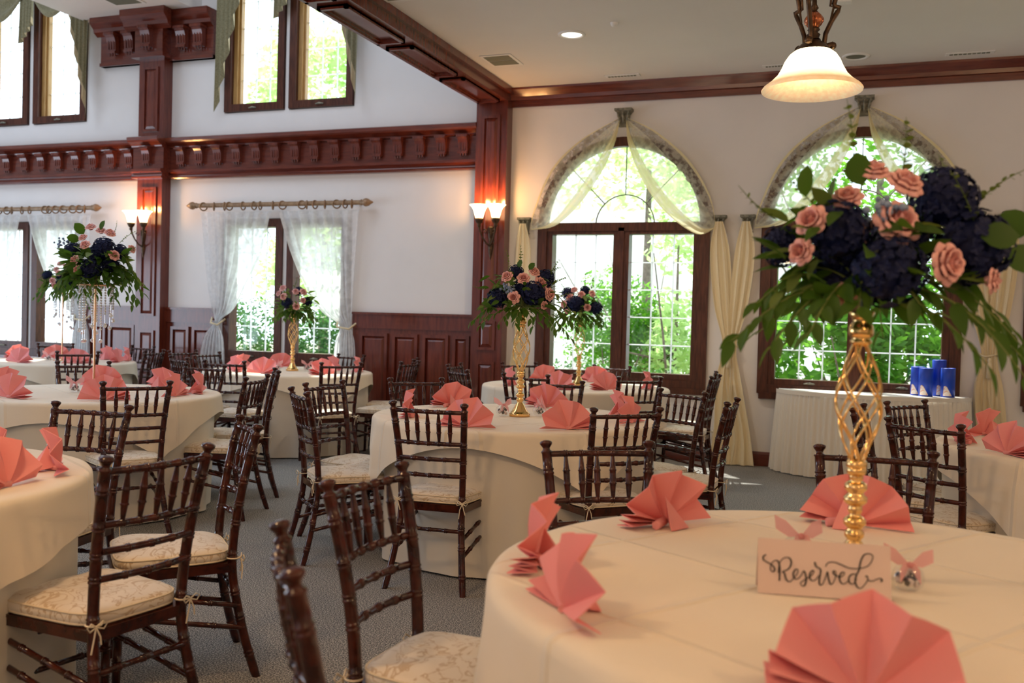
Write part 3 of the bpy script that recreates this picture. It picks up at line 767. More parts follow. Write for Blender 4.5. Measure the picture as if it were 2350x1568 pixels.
plant('garden_bush', 'rounded clipped bush outside the left arched window', None, (-3.15, 12.3, GZ), [((0, 0, 1.55), (.62, .5, .62), 5200), ((.5, .1, 1.2), (.5, .4, .5), 2500)], MT['og'], .07, (1.3, .05), 2, 9)
plant('garden_bush', 'dark twiggy hedge low outside the left arched window', None, (-3.8, 10.9, GZ), [((0, 0, .85), (.9, .28, .30), 1500), ((1.1, .1, .8), (.7, .28, .30), 1300)], MT['og3'], .06, (1.1, .03), 3, 26)
plant('garden_tree', 'light green young tree at the right side of the left arched window', None, (-2.25, 12.0, GZ), [((0, 0, 1.1), (.38, .4, .9), 1500), ((.15, .2, 2.9), (.6, .5, .7), 900)], MT['og2'], .12, (2.6, .03), 4, 5)
plant('garden_tree', 'overhanging leafy tree above the left arched window', None, (-3.2, 14.5, GZ), [((.5, 0, 4.2), (1.6, 1.0, .8), 1700), ((-.8, .5, 3.9), (1.3, 1, .6), 500)], MT['og2'], .14, (4, .09), 5, 6)
plant('garden_bush', 'broad-leaved laurel filling the window behind the big bouquet', None, (-.1, 11.3, GZ), [((-.3, 0, 1.0), (1.0, .5, 1.1), 2600), ((.6, .1, .9), (.8, .5, 1.0), 1900), ((0, .2, 2.0), (.9, .4, .6), 900)], MT['og'], .15, (1.6, .04), 6, 10)
plant('garden_tree', 'tall green tree behind the fanlight above the big bouquet', None, (.1, 13.6, GZ), [((-.2, 0, 3.8), (1.7, 1.0, 1.1), 2700), ((.4, .6, 2.6), (1.4, .8, .8), 1100)], MT['og'], .13, (3.8, .1), 7, 8)
plant('garden_bush', 'dark shrub right of the laurel', None, (1.5, 12.2, GZ), [((0, 0, 1.3), (.8, .5, 1.4), 2600)], MT['og3'], .11, (1.5, .04), 8, 8)
plant('garden_bush', 'blue green hedge outside the window between the pilasters', None, (-8.2, 12.1, GZ), [((-.6, 0, .9), (.9, .4, .85), 5200), ((.8, 0, .9), (.8, .4, .85), 5200), ((.1, .3, .6), (1.4, .4, .6), 2500)], MT['og3'], .075, (.9, .03), 9, 12)
plant('garden_tree', 'yellow green tree outside the window between the pilasters', None, (-8.6, 14.0, GZ), [((0, 0, 2.4), (1.3, .8, .9), 1700), ((1.4, .3, 2.0), (1.0, .8, .8), 900)], MT['og2'], .14, (2.4, .06), 10, 6)
plant('garden_tree', 'tall sunlit tree outside the clerestory window', None, (-11.2, 18.3, GZ), [((.3, 0, 6.2), (2.4, 1.4, 1.7), 7000), ((1.6, .4, 5.0), (2.0, 1.0, 1.3), 4200)], MT['og2'], .19, (6, .12), 11, 8)
plant('garden_bush', 'green shrub outside the arched window past the right edge', None, (3.4, 11.6, GZ), [((0, 0, 1.2), (1.0, .5, 1.2), 2600), ((-.3, .8, 3.2), (1.2, .7, 1.0), 1500)], MT['og'], .13, (1.6, .04), 12, 8)
struct('terrain', MB().box(-40, 25, D + .2, 45, GZ - .1, GZ), MT['ground'])
b = MB()
def bank(u, v):
    x = -7 + 6.5 * u; return (x, 16.5 + v * 2.5 + .25 * noise.noise(Vector((x * 1.5, v * 6, 0))), GZ + v * 4.2 + .15 * noise.noise(Vector((x * 2.2, v * 9, 3))))
b.grid(bank, 40, 24)
bo = struct('terrain_bank', b, MT['bank'])

# ------------------------------------------------------------------ tables
TB = {'T1': (0.0, 2.22), 'T2': (-1.89, 5.18), 'T3': (-2.36, 8.0), 'T4': (-5.30, 8.05), 'T5': (-4.80, 5.00), 'T6': (-7.98, 7.75), 'T7': (-3.1, 2.06), 'T8': (1.15, 5.33)}
TN = {'T1': 'foreground table with the Reserved card', 'T2': 'centre table with the gold lattice vase', 'T3': 'table in front of the left arched window', 'T4': 'table in front of the lace curtains',
      'T5': 'table under the crystal-hung bouquet', 'T6': 'farthest table at the left wall', 'T7': 'table cut by the left edge', 'T8': 'table cut by the right edge'}
# rotation, side drop, extra corner drop
TO = {'T1': (.35, .20, .22), 'T2': (.05, .10, .25), 'T3': (.5, .16, .20), 'T4': (.25, .12, .24), 'T5': (.45, .13, .24), 'T6': (.2, .12, .22), 'T7': (.62, .18, .12), 'T8': (.15, .13, .25)}
RT = .795
def overlay_mb(rot, d0, d1, seed):
    b = MB(); nth = 144; ph = seed * 2.1
    rows = [0, .25, .5, .70, .765, .785]
    vs = [(0, 0, .760)]
    rings = []
    for rr_ in rows[1:]: rings.append([(rr_ * math.cos(2 * PI * k / nth), rr_ * math.sin(2 * PI * k / nth), .760) for k in range(nth)])
    NV = 14
    for j in range(1, NV + 1):
        ring = []
        for k in range(nth):
            th = 2 * PI * k / nth; a = th - rot
            q = (1 / max(abs(math.cos(a)), abs(math.sin(a))) - 1) / .4142
            L = d0 + d1 * q ** .85
            t = j / NV; s = L * t; R_ = .022
            if s < R_ * PI / 2:
                an = s / R_; r = RT - .01 + R_ * math.sin(an); z = .760 - R_ * (1 - math.cos(an))
            else:
                r = RT - .01 + R_; z = .760 - R_ - (s - R_ * PI / 2)
            dd = .76 - z
            fold = math.sin(9 * th + ph) * .5 + math.sin(14 * th + 2 * ph) * .35
            corner = q ** 3
            r += dd * (.05 + .13 * max(0, fold)) + corner * .06 * min(1, dd / .15) * (.6 + .8 * math.cos(24 * a + ph) * .4)
            r += .004
            ring.append((r * math.cos(th), r * math.sin(th), z))
        rings.append(ring)
    for rg in rings: vs += rg
    fs = [(0, 1 + k, 1 + (k + 1) % nth) for k in range(nth)]
    for i in range(len(rings) - 1):
        for k in range(nth):
            a = 1 + i * nth + k; c = 1 + i * nth + (k + 1) % nth
            fs.append((a, a + nth, c + nth, c))
    return b.add(vs, fs, True)
def floorcloth_mb(seed):
    b = MB(); ph = seed * 1.3
    def f(u, v):
        th = 2 * PI * u; t = v
        z = .752 - (.752 - .012) * t
        fold = math.sin(11 * th + ph) * .6 + math.sin(17 * th + ph * 2) * .4 + .3 * math.sin(5 * th)
        r = RT - .022 - .02 * t + .028 * t * max(-.4, fold)
        return (r * math.cos(th), r * math.sin(th), z)
    b.grid(f, 200, 12, closeu=True)
    b.lathe([(0, .754), (RT - .02, .754)], n=48, smooth=False)
    return b
for i, (k, (x, y)) in enumerate(TB.items()):
    r = empty('round_table', (x, y, 0)); tag(r, 'round banquet table under ivory cloths, the %s' % TN[k], 'table', 'round banquet tables')
    build('tabletop', MB().lathe([(0, .725), (RT - .04, .725), (RT - .03, .735), (RT - .03, .745), (0, .750)], n=48, smooth=False), MT['white'], r)
    build('pedestal', MB().lathe([(.28, 0), (.28, .03), (.05, .08), (.05, .70), (.12, .725)], n=16), MT['bronze'], r)
    o = build('floor_cloth', floorcloth_mb(i), MT['cloth2'], loc=(x, y, 0)); tag(o, 'floor-length ivory undercloth of the %s' % TN[k], 'tablecloth', 'floor-length undercloths')
    ro, d0, d1 = TO[k]
    o = build('tablecloth', overlay_mb(ro, d0, d1, i), MT['cloth'], loc=(x, y, 0)); tag(o, 'ivory square overlay cloth draped over the %s' % TN[k], 'tablecloth', 'ivory overlay cloths')

# skirted buffet under the window
r = empty('buffet_table', (.05, 9.18, 0)); tag(r, 'half-moon buffet table with pleated ivory skirt under the window', 'table')
n = 40; A_, B_ = .80, .46
pts = [(A_ * math.cos(PI + PI * k / n), B_ * math.sin(PI + PI * k / n)) for k in range(n + 1)]
build('tabletop', MB().extrude(pts, 'z', .725, .752), MT['skirt'], r)
def sk(u, v):
    a = PI + PI * u; z = .735 * (1 - v) + .012 * v
    pl = math.sin(u * 46 * 2 * PI) * (.006 + .004 * v) + math.sin(u * 17 * 2 * PI + 1) * .014 * v
    e = .012 + .035 * v + pl
    return ((A_ + e) * math.cos(a), (B_ + e) * math.sin(a), z)
build('pleated_skirt', MB().grid(sk, 420, 8), MT['skirt'], r)
def band(u, v):
    a = PI + PI * u; return ((A_ + .022) * math.cos(a), (B_ + .022) * math.sin(a), .752 - .035 * v)
build('skirt_band', MB().grid(band, 40, 1), MT['skirt'], r)

# ------------------------------------------------------------------ chairs
def turned(b, p0, p1, r, rings, n=10, bump=1.24, w=.006, taper=None):
    p0 = Vector(p0); p1 = Vector(p1); L = (p1 - p0).length
    st = [(0, r)]
    for t in rings:
        for o_, k in ((-w * 1.3, 1.0), (-w, bump), (-w * .5, bump), (-w * .2, 1.02), (w * .2, 1.02), (w * .5, bump), (w, bump), (w * 1.3, 1.0)):
            st.append((t + o_ / L, r * k))
    st.append((1, r)); st.sort()
    if taper: st = [(t, rr_ * taper(t)) for t, rr_ in st]
    b.tube([p0.lerp(p1, min(1, max(0, t))) for t, _ in st], [q for _, q in st], n)
    return b
def make_chair():
    r = empty('ballroom_chair'); m = MT['chair']
    def post(s):
        b = MB()
        ctr = [(s * .200, -.085, 0), (s * .178, -.045, .14), (s * .160, -.012, .30), (s * .156, .0, .41), (s * .160, -.010, .56), (s * .169, -.036, .72), (s * .180, -.070, .868)]
        rings = [.09, .21, .30, .44, .555, .625, .705, .80]
        st = []
        zz = sorted([0, .02] + [.868 * i / 26 for i in range(27)])
        pts = []
        def at(z):
            lo = 0
            for i in range(len(ctr) - 1):
                if ctr[i][2] <= z <= ctr[i + 1][2]: lo = i
            q = (lo + (z - ctr[lo][2]) / (ctr[lo + 1][2] - ctr[lo][2])) / (len(ctr) - 1)
            return cr(ctr, q)
        prof = [(z, .0165 if z > .02 else .015) for z in zz]
        for g in rings:
            prof += [(g - .0095, .0165), (g - .0075, .0188), (g - .004, .0188), (g - .002, .0166), (g + .002, .0166), (g + .004, .0188), (g + .0075, .0188), (g + .0095, .0165)]
        prof.sort()
        pp = [at(z) for z, _ in prof]; rad = [q for _, q in prof]
        top = pp[-1]; dz = .868
        for z, q in ((.872, .0195), (.876, .018), (.880, .0125), (.886, .012), (.892, .016), (.898, .0205), (.904, .0215), (.908, .018), (.911, .009)):
            pp.append((top[0] + s * (z - dz) * .05, top[1] - (z - dz) * .22, z)); rad.append(q)
        b.tube(pp, rad, 12); return b
    for s in (-1, 1): build('rear_leg', post(s), m, r)
    for s in (-1, 1):
        b = MB(); turned(b, (s * .185, .385, 0), (s * .185, .375, .385), .0165, [.28, .50, .75], 10, 1.2, .007, lambda t: .86 + .14 * t)
        build('front_leg', b, m, r)
    # seat frame
    b = MB()
    pts = [(-.168, -.012), (.168, -.012), (.205, .385), (.185, .402), (-.185, .402), (-.205, .385)]
    b.extrude(pts, 'z', .378, .408); b.extrude([(p[0] * 1.015, p[1] * 1.01) for p in pts], 'z', .402, .412)
    build('seat', b, m, r)
    # back rails
    def railpos(z):
        f = (z - .41) / .458
        return .156 + .024 * f - .012, -.072 * max(0, f) ** 1.25
    for (z, n, nm) in ((.866, 5, 'top_rail'), (.712, 5, 'middle_rail'), (.635, 3, 'lower_rail'), (.555, 3, 'lower_rail')):
        x, y = railpos(z); b = MB()
        pts = []; rad = []
        rg = [((k + 1) / 6) if n == 5 else (k + 1) / 4 for k in range(n)]
        st = [(t / 12, .0105) for t in range(13)]
        for t in rg: st += [(t - .020, .0105), (t - .015, .0130), (t - .009, .0130), (t - .005, .0108), (t + .005, .0108), (t + .009, .0130), (t + .015, .0130), (t + .020, .0105)]
        st.sort()
        for t, q in st:
            pts.append((-x + 2 * x * t, y - .018 * math.sin(PI * t), z)); rad.append(q)
        b.tube(pts, rad, 10); build(nm, b, m, r)
    for k in range(5):
        t = (k + 1) / 6
        xa, ya = railpos(.862); xb, yb = railpos(.716)
        ya -= .018 * math.sin(PI * t); yb -= .018 * math.sin(PI * t)
        b = MB(); st = [(0, .0062), (.06, .007), (.28, .0100), (.32, .0108), (.345, .0135), (.37, .0108), (.40, .0108), (.56, .0110), (.62, .0108), (.645, .0135), (.67, .0108), (.72, .0098), (.94, .0062), (1, .006)]
        p0 = Vector((-xb + 2 * xb * t, yb, .716)); p1 = Vector((-xa + 2 * xa * t, ya, .862))
        b.tube([p0.lerp(p1, q) for q, _ in st], [q for _, q in st], 10); build('spindle', b, m, r)
    # stretchers
    def at_rear(z, s):
        return (s * (.200 - .044 * z / .41), -.085 * (1 - z / .41) ** 1.2, z)
    for z in (.31, .19):
        b = MB(); turned(b, (-.185, .383, z), (.185, .383, z), .0095, [.25, .5, .75], 8); build('stretcher', b, m, r)
    for z in (.29,):
        b = MB(); turned(b, at_rear(z, -1), at_rear(z, 1), .0095, [.25, .5, .75], 8); build('stretcher', b, m, r)
    for s in (-1, 1):
        for za, zb in ((.255, .335), (.175, .255)):
            b = MB(); turned(b, at_rear(za, s), (s * .185, .382, zb), .0095, [.25, .5, .75], 8); build('stretcher', b, m, r)
    # cushion with piping
    b = MB(); nu = 48
    def edge(a, k):
        # superellipse seat outline, narrower at the back
        c, s_ = math.cos(a), math.sin(a); e = .38
        x = math.copysign(abs(c) ** e, c); y = math.copysign(abs(s_) ** e, s_)
        wdt = .168 + .036 * (y + 1) / 2
        return (x * wdt * k, .198 + y * .196 * k)
    prof = [(.0, .414), (.96, .414), (1.0, .424), (1.015, .436), (1.0, .448), (.97, .456), (.90, .462), (.6, .470), (.3, .472), (0, .472)]
    vs = []
    for k, z in prof:
        for i in range(nu):
            x, y = edge(2 * PI * i / nu, k); vs.append((x, y, z + .003 * math.sin(x * 40 + y * 23) * (k < .96) * (z > .43)))
    fs = []
    for j in range(len(prof) - 1):
        for i in range(nu):
            a = j * nu + i; c = j * nu + (i + 1) % nu; fs.append((a, c, c + nu, a + nu))
    b.add(vs, fs, True); cu = build('cushion', b, MT['brocade'], r)
    for z, k in ((.450, 1.0), (.419, .99)):
        pts = [(*edge(2 * PI * i / nu, k), z) for i in range(nu + 1)]
        build('piping', MB().tube(pts, .0035, 5, caps=False), MT['tie'], cu)
    # ties in bows round the posts
    for s in (-1, 1):
        b = MB(); x, y = s * .157, -.004
        b.tube([(x + .022 * math.cos(t * PI / 6), y + .022 * math.sin(t * PI / 6), .428) for t in range(13)], .0028, 5, caps=False)
        x0, y0 = x + s * .010, y - .024
        for sg, l in ((-1, .034), (1, .030)):
            b.tube([(x0, y0, .428), (x0 + sg * l * .6, y0 - .006, .442), (x0 + sg * l, y0 - .008, .434), (x0 + sg * l * .7, y0 - .006, .420), (x0, y0, .427)], .0024, 5)
            b.tube([(x0, y0, .427), (x0 + sg * .010, y0 - .006, .40), (x0 + sg * .016, y0 - .002, .365 + .01 * sg)], .0024, 5)
        build('tie', b, MT['tie'], cu)
    return r
chair0 = make_chair()
CH = [
 ('T7', -1.981, 2.255, 171, 'nearest full chair at lower left, damask cushion tied with bows'),
 ('T7', -2.234, 2.994, -134, 'chair seen edge-on beside the aisle behind the nearest left chair'),
 ('T7', -3.084, 3.136, -84, 'chair facing the camera across the left-edge table, behind its upright napkin'),
 ('T5', -3.936, 4.403, 145, 'chair with its back to the camera in front of the crystal bouquet table'),
 ('T5', -5.576, 5.708, -42, 'chair facing the camera behind the napkins of the crystal bouquet table'),
 ('T5', -4.793, 6.05, -90, 'reddish chair at the far right of the crystal bouquet table'),
 ('T5', -3.778, 5.242, -167, 'chair pushed to the right side of the crystal bouquet table, cushion showing'),
 ('T5', -4.10, 5.93, -142, 'chair edge-on just behind the one at the right of the crystal bouquet table'),
 ('T6', -7.105, 7.17, 146, 'chair with its back to us at the farthest left table'),
 ('T6', -7.809, 8.786, -99, 'chair behind the farthest left table against the wood panelling'),
 ('T6', -6.955, 7.976, -168, 'chair at the right end of the farthest left table by the pilaster'),
 ('T6', -8.722, 8.493, -45, 'chair under the left-edge window behind the thin pole'),
 ('T4', -5.75, 7.10, 62, 'dense-looking chair left of the lace curtain table, beside the pilaster foot'),
 ('T4', -6.629, 8.202, -7, 'hindmost chair against the panelling left of the lace curtain'),
 ('T4', -6.20, 8.05, -4, 'chair with glinting top rail in front of the left lace curtain'),
 ('T4', -5.102, 6.836, 99, 'chair with its back to us at the near left of the lace curtain table'),
 ('T4', -4.316, 7.312, 143, 'chair with its back to us at the near right of the lace curtain table'),
 ('T4', -5.118, 8.832, -103, 'chair behind the lace curtain table under the right lace curtain'),
 ('T4', -4.05, 8.03, 180, 'chair side-on right of the lace curtain table, front one of two'),
 ('T4', -4.26, 8.56, -160, 'chair side-on by the panelling, rear one of two right of the lace curtain table'),
 ('T3', -3.059, 7.216, 48, 'front chair of two seen side-on by the sconce pilaster'),
 ('T3', -3.41, 7.95, 5, 'rear chair of two seen side-on by the sconce pilaster'),
 ('T3', -2.421, 6.952, 87, 'chair with its back to us left of the gold vase at the arched window table'),
 ('T3', -1.656, 7.221, 132, 'chair with its back to us at the near right of the arched window table'),
 ('T3', -3.10, 8.70, -43, 'chair in front of the window casing beyond the gold lattice vase'),
 ('T3', -2.279, 8.83, -96, 'chair directly under the left arched window glass'),
 ('T3', -1.30, 8.45, -172, 'chair with pale glinting rail at the right of the arched window table'),
 ('T3', -1.22, 7.90, 178, 'chair edge-on with cushion showing at the right of the arched window table'),
 ('T2', -2.808, 4.501, 46, 'chair edge-on at the left of the centre table, nearest the aisle'),
 ('T2', -3.009, 5.065, -6, 'reddish chair left of the centre table behind the edge-on one'),
 ('T2', -1.953, 4.216, 94, 'chair in the middle of the photo with its back to us and a patterned cushion'),
 ('T2', -2.773, 5.757, -45, 'chair facing us on the far left of the centre table before the panelling'),
 ('T2', -1.989, 6.225, -85, 'chair facing us behind the far napkin of the centre table'),
 ('T2', -1.115, 4.54, 134, 'chair with its back to us at the near right of the centre table'),
 ('T2', -1.097, 5.844, -122, 'chair facing us at the far right of the centre table'),
 ('T2', -0.754, 5.333, 179, 'chair edge-on at the right of the centre table by the cream curtain'),
 ('T1', -1.133, 2.206, -3, 'foreground chair at the left side of the Reserved table, back to the aisle'),
 ('T1', -0.884, 1.484, 37, 'blurred chair cut off at the bottom, finials nearest the camera'),
 ('T1', -0.803, 3.084, -58, 'chair facing us behind the upright far-left napkin of the Reserved table'),
 ('T1', 0.043, 3.409, -88, 'chair facing us directly behind the big gold vase'),
 ('T8', 0.288, 5.956, -36, 'reddish chair in front of the pleated buffet skirt'),
 ('T8', 0.298, 4.761, 53, 'dark chair at the near left of the right-edge table'),
 ('T8', 0.046, 5.387, -8, 'chair seen edge-on behind the big gold lattice vase'),
]
for i, (t, x, y, a, lab) in enumerate(CH):
    o = chair0 if i == 0 else copy_tree(chair0)
    o.location = (x, y, 0); o.rotation_euler = (0, 0, math.radians(a - 90))
    tag(o, lab, 'chair', 'mahogany ballroom chairs at the %s' % TN[t])

# ------------------------------------------------------------------ napkins
def napkin_mb(seed, style=0):
    rr = random.Random(seed); b = MB()
    R_ = .152; tight = [0, 3, 6, 9, 12, 16]
    ang = tight + [24, 46, 68, 92, 115, 138, 160, 179]
    if style: ang = [0, 4, 8, 12] + [30, 55, 80, 104, 128, 152, 172, 179]
    nr = 7; folds = []
    for i, a in enumerate(ang):
        a += rr.uniform(-1, 1) * (a > 20)
        sgn = 1 if i % 2 else -1
        amp = .034 if a <= 16 else .026
        Rk = R_ * (1 + (.03 * sgn) + rr.uniform(-.02, .02)); Rk *= .98 if a <= 16 else 1
        folds.append((math.radians(a), sgn * amp, Rk))
    rows = []
    sub = 3
    cols = []
    for i in range(len(folds) - 1):
        for k in range(sub):
            u = k / sub; a0, y0, r0 = folds[i]; a1, y1, r1 = folds[i + 1]
            cols.append((a0 + (a1 - a0) * u, y0 + (y1 - y0) * u, (r0 + (r1 - r0) * u) * (1 - .015 * math.sin(PI * u) * (a1 - a0 > .2))))
    cols.append(folds[-1])
    for (a, yy, rk) in cols:
        col = []
        for j in range(nr + 1):
            t = j / nr; q = .006 + (rk - .006) * t
            lean = .05 * math.sin(a) * t * t
            col.append((q * math.cos(a) * 1.0, yy * t ** .8 + lean * .6, .004 + q * math.sin(a)))
        rows.append(col)
    vs = [p for c in rows for p in c]; m = nr + 1
    fs = [(i * m + j, (i + 1) * m + j, (i + 1) * m + j + 1, i * m + j + 1) for i in range(len(rows) - 1) for j in range(nr)]
    b.add(vs, fs, False)
    # folded stand behind, a triangle leaning on the cloth, and the rolled heel
    b.add([(0, .012, .012), (-.02, .075, .001), (.055, .085, .001), (.03, .03, .085)], [(0, 1, 3), (1, 2, 3), (0, 3, 2)])
    b.tube([(-.012, -.004, .008), (.03, .02, .012), (.075, .045, .010)], [.008, .013, .012], 6)
    return b
nmesh = []
for k in range(6):
    me = napkin_mb(k, k % 2).mesh('folded_napkin', MT['napkin']); nmesh.append(me)
NAPS = [
 ('T1', -.700, 2.07, -168, 'coral fan napkin standing at the far left rim, seen from its pleated end'),
 ('T1', -.525, 1.73, -140, 'coral fan napkin at the near left rim leaning over its layered pleats'),
 ('T1', -.505, 2.615, 142, 'coral fan napkin at the back left in front of a facing chair'),
 ('T1', -.011, 2.841, 91, 'coral fan napkin right behind the gold vase stem'),
 ('T1', .015, 1.501, -89, 'large blurred coral fan napkin at the bottom edge of the photo'),
 ('T2', -2.40, 4.80, -153, 'coral fan napkin end-on at the left rim of the centre table'),
 ('T2', -2.433, 5.519, 148, 'coral fan napkin at the far left of the centre table'),
 ('T2', -1.889, 4.472, -90, 'coral fan napkin behind the back of the middle chair'),
 ('T2', -1.903, 5.83, 91, 'coral fan napkin on the far side, right of the gold vase'),
 ('T2', -1.41, 4.677, -46, 'coral fan napkin with a centre crease on the near right of the centre table'),
 ('T2', -1.365, 5.60, 35, 'coral fan napkin at the far right of the centre table'),
 ('T2', -1.201, 5.189, 1, 'coral fan napkin end-on at the right rim of the centre table'),
 ('T3', -2.854, 7.615, -142, 'coral fan napkin end-on at the left of the arched window table'),
 ('T3', -2.807, 8.458, 134, 'coral fan napkin at the far left of the arched window table'),
 ('T3', -2.338, 7.40, -88, 'coral fan napkin just left of the vase on the arched window table'),
 ('T3', -2.342, 8.62, 88, 'pale-lit coral fan napkin behind the vase at the arched window'),
 ('T3', -1.979, 7.608, -46, 'coral fan napkin near right of the vase on the arched window table'),
 ('T3', -1.704, 7.97, -3, 'coral fan napkin end-on at the right of the arched window table'),
 ('T4', -5.57, 7.531, -117, 'coral fan napkin end-on at the near left of the lace curtain table'),
 ('T4', -5.829, 8.007, -175, 'sunlit coral fan napkin at the left rim of the lace curtain table'),
 ('T4', -5.188, 7.447, -79, 'coral fan napkin at the near side, left of the vase at the lace curtains'),
 ('T4', -5.717, 8.536, 131, 'sunlit pink fan napkin at the far left of the lace curtain table'),
 ('T4', -4.695, 7.70, -32, 'coral fan napkin at the near right of the vase at the lace curtains'),
 ('T4', -5.02, 8.45, 60, 'pink-lit fan napkin behind the vase at the lace curtains'),
 ('T4', -4.661, 8.30, 29, 'coral fan napkin end-on at the right rim of the lace curtain table'),
 ('T5', -5.15, 5.45, 128, 'coral fan napkin behind the jar and pole of the crystal bouquet'),
 ('T5', -4.304, 4.572, -41, 'coral fan napkin behind the chair back at the crystal bouquet table'),
 ('T5', -4.837, 4.361, -93, 'dark coral fan napkin at the near left of the crystal bouquet table'),
 ('T5', -5.417, 4.83, -165, 'coral fan napkin at the left rim of the crystal bouquet table'),
 ('T5', -4.712, 5.58, 80, 'coral fan napkin on the far side, right of the crystal bouquet pole'),
 ('T5', -4.171, 5.05, 11, 'coral fan napkin at the right rim of the crystal bouquet table'),
 ('T5', -4.229, 5.369, 33, 'upright coral fan napkin end-on at the far right of the crystal bouquet table'),
 ('T6', -8.56, 7.812, 174, 'pink-lit fan napkin at the left of the farthest left table'),
 ('T6', -7.862, 7.195, -78, 'coral fan napkin at the near side of the farthest left table'),
 ('T6', -8.322, 8.121, 133, 'coral fan napkin beside the thin pole on the farthest left table'),
 ('T6', -7.398, 7.485, -24, 'coral fan napkin behind the chair back at the farthest left table'),
 ('T6', -7.799, 8.337, 73, 'coral fan napkin at the far side of the farthest left table'),
 ('T6', -7.335, 7.98, 22, 'violet-lit fan napkin at the right of the farthest left table'),
 ('T6', -7.45, 8.25, 42, 'coral fan napkin end-on at the right end of the farthest left table'),
 ('T7', -2.55, 2.50, 50, 'upright coral napkin near the right rim of the left-edge table'),
 ('T7', -2.44, 2.20, 8, 'large coral fan napkin cut by the left edge, front one'),
 ('T7', -2.90, 2.56, 75, 'coral fan napkin cut by the left edge, rear one'),
 ('T8', .44, 5.277, -176, 'coral fan napkin end-on at the left rim of the right-edge table'),
 ('T8', .602, 5.702, 146, 'coral fan napkin at the far left of the right-edge table'),
 ('T8', .612, 4.858, -139, 'coral fan napkin at the near left of the right-edge table'),
]
for i, (t, x, y, a, lab) in enumerate(NAPS):
    o = link('folded_napkin', nmesh[i % 6] if i else nmesh[0], None, (x, y, .7625), (0, 0, math.radians(a + 90 + rnd.uniform(-8, 8))), scale=.97)
    if i % 3 == 1: o.scale = (-.97, .97, .97)
    sm = o.modifiers.new('thickness', 'SOLIDIFY'); sm.thickness = .0022; sm.offset = 0
    tag(o, lab, 'napkin', 'coral fan napkins on the %s' % TN[t])

# ------------------------------------------------------------------ flowers
def rose_mesh():
    b = MB(); rr = random.Random(5)
    def spiral(u, v):
        a = u * 5.2 * PI; r = .06 + .30 * u * (.75 + .35 * v)
        return (r * math.cos(a), r * math.sin(a), .10 + .62 * v + .10 * math.cos(u * 3) - .18 * u * v)
    b.grid(spiral, 60, 3)
    for ring, (n, r0, r1, h, curl) in enumerate(((5, .26, .58, .66, .02), (6, .30, .80, .56, .12), (7, .30, .98, .36, .22))):
        for k in range(n):
            a0 = 2 * PI * k / n + ring * .6 + rr.uniform(-.1, .1)
            def pet(u, v):
                w_ = math.sin(PI * min(1, .18 + v * .66)) ; a = a0 + (u - .5) * (1.9 if ring == 0 else 1.45) * w_
                r = r0 + (r1 - r0) * v ** 1.1 * (1 - .22 * (2 * u - 1) ** 2)
                z = -.28 + (h + .28) * math.sin(v * 1.75) * (1 - .16 * (2 * u - 1) ** 2) - curl * v ** 4
                return (r * math.cos(a), r * math.sin(a), z)
            b.grid(pet, 6, 5)
    b.lathe([(0, -.32), (.2, -.28), (.34, -.1), (.3, .1)], n=12)
    return b.mesh('rose', MT['pink'])
ROSE = rose_mesh()
def hyd_mesh():
    b = MB(); rr = random.Random(9); N = 120
    b.sphere((0, 0, 0), .74, 14, 10)
    for i in range(N):
        z = 1 - 2 * (i + .5) / N; r = math.sqrt(1 - z * z); a = i * 2.39996
        n = Vector((r * math.cos(a), r * math.sin(a), z)); n = (n + Vector((rr.uniform(-.12, .12),) * 3)).normalized()
        e = n.orthogonal().normalized(); e = Matrix.Rotation(rr.uniform(0, 6.3), 3, n) @ e; f = n.cross(e)
        c = n * rr.uniform(.84, .95); s = rr.uniform(.13, .17)
        for k in range(4):
            d = e * math.cos(k * PI / 2) + f * math.sin(k * PI / 2); g = e * math.cos(k * PI / 2 + PI / 2) + f * math.sin(k * PI / 2 + PI / 2)
            b.add([c, c + d * s * .45 - g * s * .58 + n * .04, c + d * s * 1.0 - g * s * .40 + n * .05, c + d * s * 1.18 + n * .02, c + d * s * 1.0 + g * s * .40 + n * .05, c + d * s * .45 + g * s * .58 + n * .04], [(0, 1, 2, 3), (0, 3, 4, 5)])
    return b.mesh('hydrangea', MT['navy'])
HYD = hyd_mesh()
LEAFV = []
def leaf_geom(L=1.0, W=.21, n=5, fold=.25, curl=.18, round_=False):
    vs = []; fs = []
    for i in range(n + 1):
        t = i / n
        w_ = math.sin(PI * t ** (.8 if not round_ else 1.0)) ** (.9 if not round_ else .6) * W if 0 < t < 1 else .0
        z = -curl * t * t
        vs += [(-w_, t * L, z + w_ * fold), (0, t * L, z), (w_, t * L, z + w_ * fold)]
    for i in range(n):
        a = i * 3
        fs += [(a, a + 1, a + 4, a + 3), (a + 1, a + 2, a + 5, a + 4)]
    return vs, fs
LG = leaf_geom(); LGR = leaf_geom(1.0, .40, 5, .12, .1, True)
leaf_me = MB().add(*LG, True).mesh('leaf', MT['leaf'])
leafp_me = MB().add(*LG, True).mesh('leaf', MT['leaf2'])
round_me = MB().add(*LGR, True).mesh('leaf', MT['leaf'])
def basis(d, up=Vector((0, 0, 1)), roll=0):
    d = d.normalized(); x = d.cross(up)
    if x.length < 1e-4: x = d.orthogonal()
    x.normalize(); z = x.cross(d)
    m = Matrix((x, d, z)).transposed()
    return m @ Matrix.Rotation(roll, 3, 'Y')
